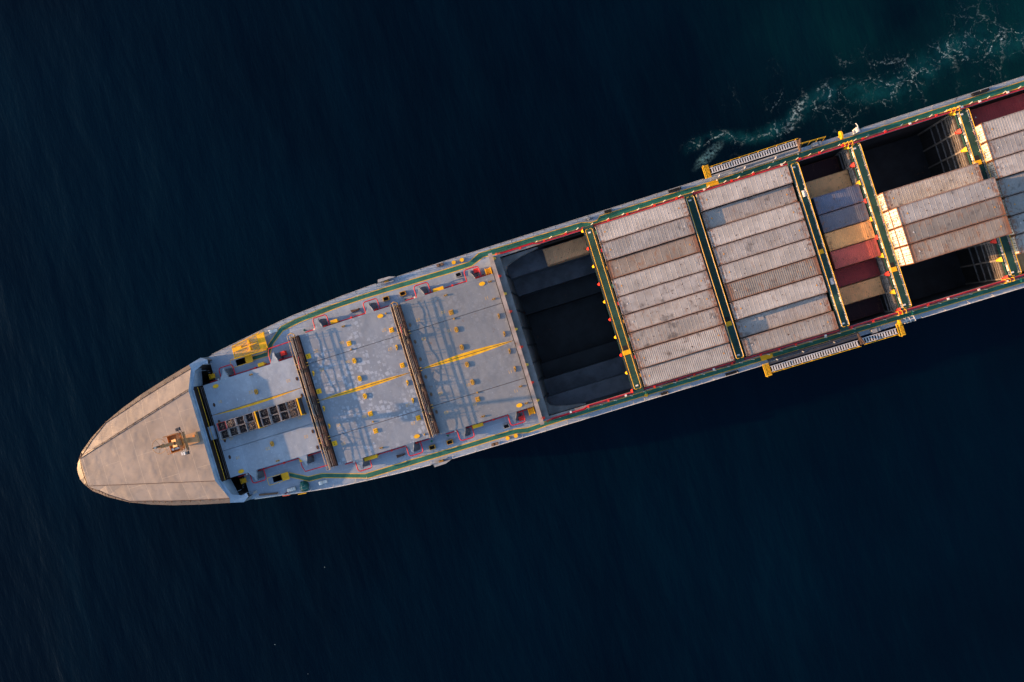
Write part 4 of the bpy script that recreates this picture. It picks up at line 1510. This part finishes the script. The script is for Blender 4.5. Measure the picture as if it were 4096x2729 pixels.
# ------------------------------------------------------------------ bulk bags on flat racks
for ri, (fx0, fx1) in enumerate(((-53.3, -47.25), (-47.05, -40.75))):
    fx1 = fx0 + 6.05
    yc = -.13
    root = thing('flat_rack', ('left' if ri == 0 else 'right') + ' yellow-ended flat rack on the foremost hatch cover', 'flat rack', ((fx0 + fx1) / 2, yc, ZC), 'flat racks carrying bulk bags')
    hx = (fx1 - fx0) / 2
    mb = MB()
    mb.box(-hx, hx, -1.21, 1.21, .12, .42)
    mb.build('base', 'rust_dark', root)
    for e, mt in ((-1, 'steel_grey'), (1, 'yellow')):
        mb = MB()
        if e > 0:
            mb.box(hx - .14, hx - .02, -1.1, 1.1, .43, 1.62, 1)
            mb.box(hx - .18, hx, -1.215, 1.215, 1.63, 1.75)
            mb.box(hx - .16, hx, -1.215, -1.11, .43, 1.62)
            mb.box(hx - .16, hx, 1.11, 1.215, .43, 1.62)
        else:
            mb.box(-hx, -hx + .08, -1.215, -1.1, .43, .9)
            mb.box(-hx, -hx + .08, 1.1, 1.215, .43, .9)
        mb.build('end_frame', ['yellow' if e > 0 else 'ochre', 'belt'], root)
    for x, y in ((-hx + .1, 1.15), (-hx + .1, -1.15), (hx - .1, 1.15), (hx - .1, -1.15)):
        mb = MB()
        mb.box(x - .16, x + .16, y - .12, y + .12, 0, .12)
        mb.build('corner_casting', 'ochre', root)
    # eight bags, two abreast
    bl = 1.36
    for i in range(4):
        for j in range(2):
            bxc = fx0 + .22 + bl * (i + .5) + (.0)
            byc = yc + (.60 if j == 0 else -.60)
            kind = 'bag_white'
            full = (ri, i, j) in ((0, 1, 0), (0, 3, 1), (1, 3, 0), (1, 3, 1))
            if (ri, i, j) == (0, 0, 0):
                kind = 'bag_red'
                lab = 'red-rimmed bulk bag of dark scrap at the bow end of the flat racks'
            else:
                lab = f"{'pale bulk bag heaped with light scrap' if full else 'pale open bulk bag of dark scrap'}, {('first', 'second', 'third', 'fourth')[i]} in the {('upper', 'lower')[j]} row of the {('left', 'right')[ri]} rack"
            bag = thing('bulk_bag', lab, 'bag', (bxc, byc, ZC + .42), 'bulk bags of scrap on the flat racks')
            h = random.uniform(1.12, 1.32)
            wv = [random.uniform(-.05, .05) for _ in range(8)]
            hxb, hyb, th = .63, .56, .045
            mb = MB()
            ring = [(-hxb, -hyb), (0, -hyb + wv[0] * .8), (hxb, -hyb), (hxb + wv[1] * .6, 0), (hxb, hyb), (0, hyb + wv[2] * .8), (-hxb, hyb), (-hxb + wv[3] * .6, 0)]
            inner = [(x * .955, y * .95) for x, y in ring]
            hz = [h + random.uniform(-.07, .07) for _ in ring]
            vv = [(x, y, 0) for x, y in ring] + [(x, y, z) for (x, y), z in zip(ring, hz)] + [(x, y, z) for (x, y), z in zip(inner, hz)] + [(x, y, .5) for x, y in inner]
            ff = []
            for L_ in range(3):
                for k in range(8):
                    ff.append((L_ * 8 + k, L_ * 8 + (k + 1) % 8, (L_ + 1) * 8 + (k + 1) % 8, (L_ + 1) * 8 + k))
            mb.add(vv, ff)
            mb.build('sack', kind, bag)
            mb = MB()
            n = 9
            zf = h - (.1 if full else random.uniform(.35, .6))
            vv = [(-.57 + 1.14 * a / (n - 1), -.5 + 1.0 * b / (n - 1), zf + random.uniform(-.07, .07) + (.12 * (1 - ((a - 4) ** 2 + (b - 4) ** 2) / 32) if full else 0)) for b in range(n) for a in range(n)]
            mb.add(vv, [(b * n + a, b * n + a + 1, (b + 1) * n + a + 1, (b + 1) * n + a) for b in range(n - 1) for a in range(n - 1)])
            ld = mb.build('load', 'scrap_dark', bag)
            mb = MB()
            for _ in range(46 if (ri, i, j) == (0, 1, 0) else (26 if full else 12)):
                x, y = random.gauss(0, .2), random.gauss(0, .17)
                x, y = max(-.5, min(.5, x)), max(-.42, min(.42, y))
                a = random.uniform(0, 3.1)
                l_ = random.uniform(.05, .12)
                mb.bar((x, y, zf + .1), (x + l_ * math.cos(a), y + l_ * math.sin(a), zf + .1 + random.uniform(0, .08)), .05, .03)
            o = mb.build('scrap_pieces', 'scrap_light', bag)
            o['kind'] = 'stuff'

# ------------------------------------------------------------------ shipping containers
ROOFS = {}


def roof_mesh(L, nribs, mat, style, railmat):
    key = (L, nribs, mat, style)
    if key in ROOFS:
        return ROOFS[key]
    mb = MB()
    hx, hy = L / 2, 1.186
    # framing rails
    for sg in (1, -1):
        mb.box(-hx, hx, min(sg * (hy - .07), sg * hy), max(sg * (hy - .07), sg * hy), -.12, -.004, 1)
        mb.box(min(sg * (hx - .10), sg * hx), max(sg * (hx - .10), sg * hx), -hy + .071, hy - .071, -.12, -.006, 1)
    # roof sheet with pressed ribs
    xs, zs = [-hx + .1], [-.035]
    p0, p1 = -hx + .45, hx - .45
    pitch = (p1 - p0) / nribs
    w_ = min(.034, pitch * .24) if style == 'rib' else pitch * .26
    hgt = .0115 if style == 'rib' else .0145
    for i in range(nribs + 1):
        c = p0 + pitch * i
        for dx, z in ((-w_ * 1.25, 0), (-w_ * .55, hgt), (w_ * .55, hgt), (w_ * 1.25, 0)):
            xs.append(c + dx)
            zs.append(-.035 + z)
    xs.append(hx - .1)
    zs.append(-.035)
    y0, y1 = -hy + .071, hy - .071
    v = []
    for x, z in zip(xs, zs):
        inset = .10 if z > -.02 else 0
        v += [(x, y0, -.036), (x, y0 + .06 + inset * 0, z), (x, y1 - .06, z), (x, y1, -.036)]
    f = []
    for i in range(len(xs) - 1):
        for k in range(3):
            f.append((i * 4 + k, (i + 1) * 4 + k, (i + 1) * 4 + k + 1, i * 4 + k + 1))
    mb.add(v, f)
    ROOFS[key] = mb.mesh('roof', [mat, railmat])
    return ROOFS[key]


BODY = {}


def body_mesh(L, H, mat):
    key = (L, round(H, 2), mat)
    if key not in BODY:
        mb = MB()
        hx, hy = L / 2, 1.186
        # corrugated long sides
        n = int(L / .28)
        for sg in (1, -1):
            v = []
            for i in range(2 * n + 1):
                x = -hx + .12 + (L - .24) * i / (2 * n)
                y = sg * (hy - (.02 if i % 2 else .055))
                v += [(x, y, .16), (x, y, H - .13)]
            mb.add(v, [(2 * i, 2 * i + 2, 2 * i + 3, 2 * i + 1) if sg < 0 else (2 * i + 1, 2 * i + 3, 2 * i + 2, 2 * i) for i in range(2 * n)])
            mb.box(-hx + .12, hx - .12, min(sg * (hy - .06), sg * (hy - .005)), max(sg * (hy - .06), sg * (hy - .005)), 0, .159)
            for e in (1, -1):
                mb.box(min(e * hx, e * (hx - .115)), max(e * hx, e * (hx - .115)), min(sg * hy, sg * (hy - .15)), max(sg * hy, sg * (hy - .15)), .12, H - .121)
        for e in (1, -1):
            mb.box(min(e * (hx - .03), e * (hx - .08)), max(e * (hx - .03), e * (hx - .08)), -hy + .151, hy - .151, 0, H - .122)
        BODY[key] = mb.mesh('body', mat)
    return BODY[key]


CAST = None
DOORS = {}


def door_mesh(H, sg_, plates):
    key = (round(H, 2), plates)
    if key not in DOORS:
        mb = MB()
        for c in (-.53, .53):
            mb.box(-.03, .0, c - .50, c + .50, .18, H / 2 - .03)
            mb.box(-.03, .0, c - .50, c + .50, H / 2 + .03, H - .2)
            for k in (-.28, .22):
                mb.tube([(-.05, c + k, .15), (-.05, c + k, H - .15)], .03, 5, 4)
                for zz in (.35, H / 2, H - .4):
                    mb.box(-.075, -.031, c + k - .06, c + k + .06, zz - .03, zz + .03, 1)
        for q in ((-1.19, 1.19, H - .16, H - .04), (-1.19, 1.19, .03, .14), (-1.19, -1.08, .15, H - .17), (1.08, 1.19, .15, H - .17), (-.03, .03, .15, H - .17)):
            mb.box(-.05, -.001, *q, 1)
        rnd = random.Random(plates)
        for k in range(8):
            y, z = rnd.uniform(-.85, .85), rnd.uniform(.5, H - .5)
            mb.box(-.045, -.031, y - .09, y + .09, z - .12, z + .12, rnd.choice((2, 2, 3)))
        DOORS[key] = mb.mesh('door_end', ['reefer_white', 'rust_edge', 'mark_dark', 'mark_orange', 'steel_grey'])
    return DOORS[key]


def container(label, x0, y, ztop, L, H, look, nribs, style='rib', group=None, door=None, marks=True, castmat='rust_edge', H0=None):
    global CAST
    size = 40 if L > 8 else 20
    root = thing('shipping_container', label, 'container', (x0 + L / 2, y, ztop - H), group)
    put('body', body_mesh(L, H, 'reefer_white' if door else f'side_{look}'), root)
    put('roof', roof_mesh(L, nribs, f'roof_{look}_{size}', style, f'rail_{look}'), root, (0, 0, H))
    if castmat not in CASTS:
        mb = MB()
        mb.box(-.085, .085, -.08, .08, -.118, .0)
        mb.box(-.045, .045, -.03, .03, -.02, .006, 1)
        CASTS[castmat] = mb.mesh('corner_casting', [castmat, 'black'])
    for ex in (1, -1):
        for ey in (1, -1):
            put('corner_casting', CASTS[castmat], root, (ex * (L / 2 - .075), ey * 1.11, H + .004))
    if marks and size == 40:
        for ex in (1, -1):
            mb = MB()
            cx = ex * (L / 2 - 1.05)
            mb.add([(cx - .13, -.12, 0), (cx + .13, -.12, 0), (cx, .13, 0)], [(0, 1, 2)])
            mb.build('warning_triangle', 'mark_orange' if (hash(label) + ex) % 3 else 'mark_pale', root, (0, .1, H + .006))
            mb = MB()
            for k in range(7):
                mb.add([(ex * (L / 2 - .62) - .04, -.55 + k * .13, 0), (ex * (L / 2 - .62) + .04, -.55 + k * .13, 0), (ex * (L / 2 - .62) + .04, -.47 + k * .13, 0), (ex * (L / 2 - .62) - .04, -.47 + k * .13, 0)], [(0, 1, 2, 3)])
            mb.build('code_marks', 'mark_dark', root, (0, .2, H - .024))
    if door is not None:
        put('door_end', door_mesh(H, 1, door), root, (-L / 2 + .03 - .0, 0, 0))
    return root


CASTS = {}
ORD = ['first', 'second', 'third', 'fourth', 'fifth', 'sixth', 'seventh', 'eighth', 'ninth']
L40, L20 = 12.192, 6.058


def rowy(i):
    return 9.96 - 2.49 * i


bayA = [('clean', 26, 'rib', 13.30, 'white container with rust-spotted lower edge and close ribs'),
        ('grey', 24, 'rib', 13.30, 'grey-white container with close ribs'),
        ('rusty', 10, 'rib', 12.98, 'rust-stained tan container with few ribs'),
        ('clean', 17, 'rib', 13.0, 'plain off-white container'),
        ('stained', 11, 'rib', 13.0, 'dented off-white container with dark stain'),
        ('worn', 11, 'rib', 13.0, 'smooth grey-white container with few ribs'),
        ('worn', 23, 'rib', 13.0, 'worn white container with dark blotch'),
        ('worn', 44, 'wave', 13.30, 'finely corrugated white container flecked with rust'),
        ('clean', 44, 'wave', 12.98, 'finely corrugated pale container at the lower edge')]
for i, (look, nr, stl, zt, desc) in enumerate(bayA):
    container(f'{desc}, {ORD[i]} from top beside open hold', 4.4, rowy(i), zt, L40, zt - 10.02, look, nr, stl, 'containers in the block beside the open hold')
bayB = [('clean', 17, 12.92, 'off-white container'), ('grey', 19, 12.35, 'grey-white container, half shaded at its left end'), ('clean', 17, 12.9, 'off-white container with a small dent'),
        ('stained', 20, 12.9, 'white container with a round dark stain'), ('clean', 17, 12.9, 'clean off-white container'), ('brown', 42, 12.9, 'finely corrugated brownish container'),
        ('clean', 19, 12.9, 'off-white container with grey smudges'), ('grey', 21, 12.05, 'lower-set container shaded at its left end'), ('worn', 22, 12.75, 'worn white container at the lower edge')]
for i, (look, nr, zt, desc) in enumerate(bayB):
    container(f'{desc}, {ORD[i]} from top, left of coloured row', 18.3, rowy(i), zt, L40, zt - 9.77, look, nr, 'wave' if nr > 40 else 'rib', 'containers in the second block of nine')
# coloured twenty-foot row, stacked down to the tank top
H20 = 2.6
bayC = [('dark', 1, 'dark maroon'), ('dimtan', 2, 'olive tan'), ('blue', 3, 'scuffed blue'), ('slate', 3, 'slate blue'), ('tan', 3, 'bright tan'),
        ('red', 3, 'brick red'), ('maroon', 2, 'dark red'), ('dimtan', 2, 'dull tan'), ('dark', 1, 'near-black maroon')]
for i, (look, n, cn) in enumerate(bayC):
    for k in range(n):
        zt = 3.5 + H20 * (k + 1)
        lab = f'{cn} short container, {ORD[i]} from top in the coloured row'
        if k < n - 1:
            lab = f'container stacked {"directly" if k == n - 2 else "two tiers"} below the {cn} one, {ORD[i]} in coloured row'
        container(lab, 32.78 if i < 7 else 32.6, rowy(i), zt, L20, H20 - .01, look, 20, 'wave', 'short coloured containers in the narrow bay', None, False, f'side_{look}')
container('brownish tan short container down in the open forward hold', -3.25, 9.72, 8.0, L20, H20 - .01, 'olive', 22, 'wave', None, None, False, 'side_olive')
# reefers in the half-empty bay: three tiers high
for i, (look, nr, top) in enumerate((('worn', 25, 13.7), ('grey', 16, 16.6), ('brown', 15, 16.6), ('rusty', 20, 16.6))):
    y = rowy(3) + .32 - 2.47 * i
    zt = top
    t_ = 0
    while zt > -.7:
        pos = ('uppermost', 'second', 'third', 'lowest')[i]
        lab = f"{'grey-white' if look != 'rusty' else 'rust-spotted'} container topping the {pos} stack in the half-empty bay" if t_ == 0 else \
            f"white-doored container, tier {('two', 'three', 'four', 'five', 'six', 'seven')[t_ - 1]} from the top, {pos} stack of half-empty bay"
        container(lab, 40.55, y, zt, L40, 2.89, look, nr, 'rib', 'white containers stacked in the half-empty bay', door=i * 3 + t_)
        zt -= 2.9
        t_ += 1
# right-hand block, cut by the picture edge
bayE = [('maroon', 30, 9.22, 'maroon container with pale lettering patches'), ('clean', 34, 13.3, 'ribbed white container'), ('grey', 20, 13.3, 'grey-white container'),
        ('clean', 20, 13.3, 'pale container half in shade'), ('grey', 18, 12.9, 'shaded grey container'), ('stained', 18, 12.9, 'stained shaded container with white patch'), ('grey', 18, 12.9, 'shaded pale container'),
        ('clean', 18, 12.6, 'shaded white container beside the catwalk end'), ('dimtan', 24, 9.22, 'olive container at the lower right')]
for i, (look, nr, zt, desc) in enumerate(bayE):
    y = rowy(i)
    container(f'{desc}, {ORD[i]} from top at the right edge', 54.75 if i else 55.2, y, zt, L40, zt - 9.32 if zt > 12 else 2.6, look, nr, 'rib', 'containers at the right edge', door=40 + i if 0 < i < 8 else None)

# ------------------------------------------------------------------ accommodation ladders and side gear


def ladder(label, x0, x1, y, z, flip):
    root = thing('accommodation_ladder', label, 'ladder', ((x0 + x1) / 2, y, z), 'boarding ladders stowed along the ship side')
    hl = (x1 - x0) / 2
    for sy in (-.34, .34):
        mb = MB()
        mb.box(-hl, hl, sy - .035, sy + .035, -.09, .12)
        mb.build('stringer', 'galvanised', root)
    n = int((x1 - x0) / .33)
    mb = MB()
    mb.box(-.085, .085, -.30, .30, -.02, .03)
    me = mb.mesh('step', 'galvanised')
    for k in range(n):
        put('step', me, root, (-hl + .2 + (x1 - x0 - .4) * k / (n - 1), 0, .02))
    mb = MB()
    yo = .46 * flip
    mb.tube([(-hl - .1, yo, .75), (hl, yo, .75)], .03)
    k = -hl + .2
    while k < hl:
        mb.tube([(k, .36 * flip, .0), (k + .12, yo, .75)], .02)
        k += 1.25
    mb.build('handrail', 'rail_yellow', root)
    return root


def ladder_platform(root, x, flip, sx=.78):
    for k in range(9):
        mb = MB()
        mb.box(x - sx / 2, x + sx / 2, -.72 + k * .17, -.62 + k * .17, -.02, .03)
        mb.build('platform_slat', 'yellow', root)
    mb = MB()
    for yy in (-.78, .84):
        mb.box(x - sx / 2, x + sx / 2, yy - .04, yy + .04, -.1, .06)
    mb.box(x - sx / 2 - .06, x - sx / 2, -.8, .88, -.1, .1)
    mb.tube([(x - sx / 2, -.8 * 1, .9), (x - sx / 2, .85, .9)], .03)
    mb.tube([(x - sx / 2, -.8, .0), (x - sx / 2, -.8, .9)], .03)
    mb.tube([(x - sx / 2, .85, .0), (x - sx / 2, .85, .9)], .03)
    mb.build('platform_frame', 'rail_yellow', root)


l1 = ladder('silver boarding ladder with yellow platform along the upper (starboard) rail', 21.3, 33.1, 13.75, 11.0, 1)
ladder_platform(l1, -6.4, 1)
l2 = ladder('long silver boarding ladder with yellow platform along the lower (port) rail', 21.05, 32.8, -13.78, 11.0, -1)
ladder_platform(l2, -6.35, -1)
l3 = ladder('short silver ladder length ending in a yellow grating at the lower rail', 33.3, 37.9, -13.7, 11.0, -1)
ladder_platform(l3, 2.85, -1)
mb = MB()
mb.tube([(33.2, 13.45, 11.9), (36.5, 13.3, 11.9)], .03)
mb.tube([(33.2, 13.42, 11.4), (36.5, 13.27, 11.4)], .022)
for k in range(4):
    mb.tube([(33.4 + k, 13.12 - .02 * k, 10.2), (33.5 + k, 13.42 - .03 * k, 11.9)], .025)
mb.build('boarding_rail', 'rail_yellow', ship)
for sg in (1, -1):
    mb = MB()
    mb.box(20.35, 22.0, min(sg * 11.85, sg * 12.52), max(sg * 11.85, sg * 12.52), ZD + .013, ZD + .02)
    mb.build('yellow_marking', 'yellow', ship)
    for yy, z in ((12.62, 10.75), (13.05, 10.85)):
        mb = MB()
        mb.tube([(21.0, sg * yy, z), (33.2, sg * yy, z)], .17 if sg < 0 else .12, 10)
        mb.build('ladder_boom', 'belt' if sg < 0 else 'steel_grey', ship)
    for x in (21.8, 25.3, 29.5, 32.9):
        mb = MB()
        mb.bar((x, sg * 12.4, 10.2), (x + .45, sg * 12.9, 11.1), .12, .14)
        mb.build('boom_bracket', 'rail_white' if sg > 0 else 'steel_grey', ship)
    mb = MB()
    mb.box(33.0, 33.2, min(sg * 12.6, sg * 14.1), max(sg * 12.6, sg * 14.1), 10.6, 11.3)
    mb.bar((33.1, sg * 12.5, 10.5), (33.2, sg * 14.0, 12.2), .2, .2)
    mb.build('davit_arm', 'wood' if sg > 0 else 'rod_dark', ship)
    mb = MB()
    mb.box(34.9, 35.6, sg * 12.9 - .25, sg * 12.9 + .25, 10.0, 10.9)
    mb.tube([(35.9, sg * 12.9 - .2, 10.6), (35.9, sg * 12.9 + .2, 10.6)], .25, 10)
    mb.build('winch', 'steel_grey', ship)
    mb = MB()
    xx, yy = (38.6, 12.95) if sg > 0 else (38.45, -12.8)
    mb.tube([(xx - .12, yy, 11.2), (xx + .12, yy, 11.2)], .55 if sg > 0 else .42, 18)
    mb.tube([(xx - .16, yy, 11.2), (xx + .16, yy, 11.2)], .14, 8)
    mb.box(xx - .06, xx + .06, yy - .08, yy + .08, ZD, 11.0)
    mb.build('rope_reel', 'yellow', ship)
    mb = MB()
    if sg > 0:
        mb.prism([(40.5, 12.6), (40.75, 12.6), (40.8, 13.2), (40.55, 13.25)], ZD, 11.9)
        mb.tube([(40.6, 13.0, 11.8), (40.6, 13.3, 12.3), (40.5, 13.7, 12.2)], .06)
        mb.tube([(38.8, 12.9, 10.9), (40.5, 12.9, 10.9)], .06)
    else:
        for x in (39.3, 39.8, 40.4):
            mb.tube([(x, -12.4, 10.0), (x, -12.45, 11.2), (x + .1, -13.1, 11.2), (x + .1, -13.15, 10.0)], .05)
        mb.tube([(38.5, -12.8, 11.2), (40.5, -12.75, 11.2)], .05)
    mb.build('davit', 'rail_white', ship)
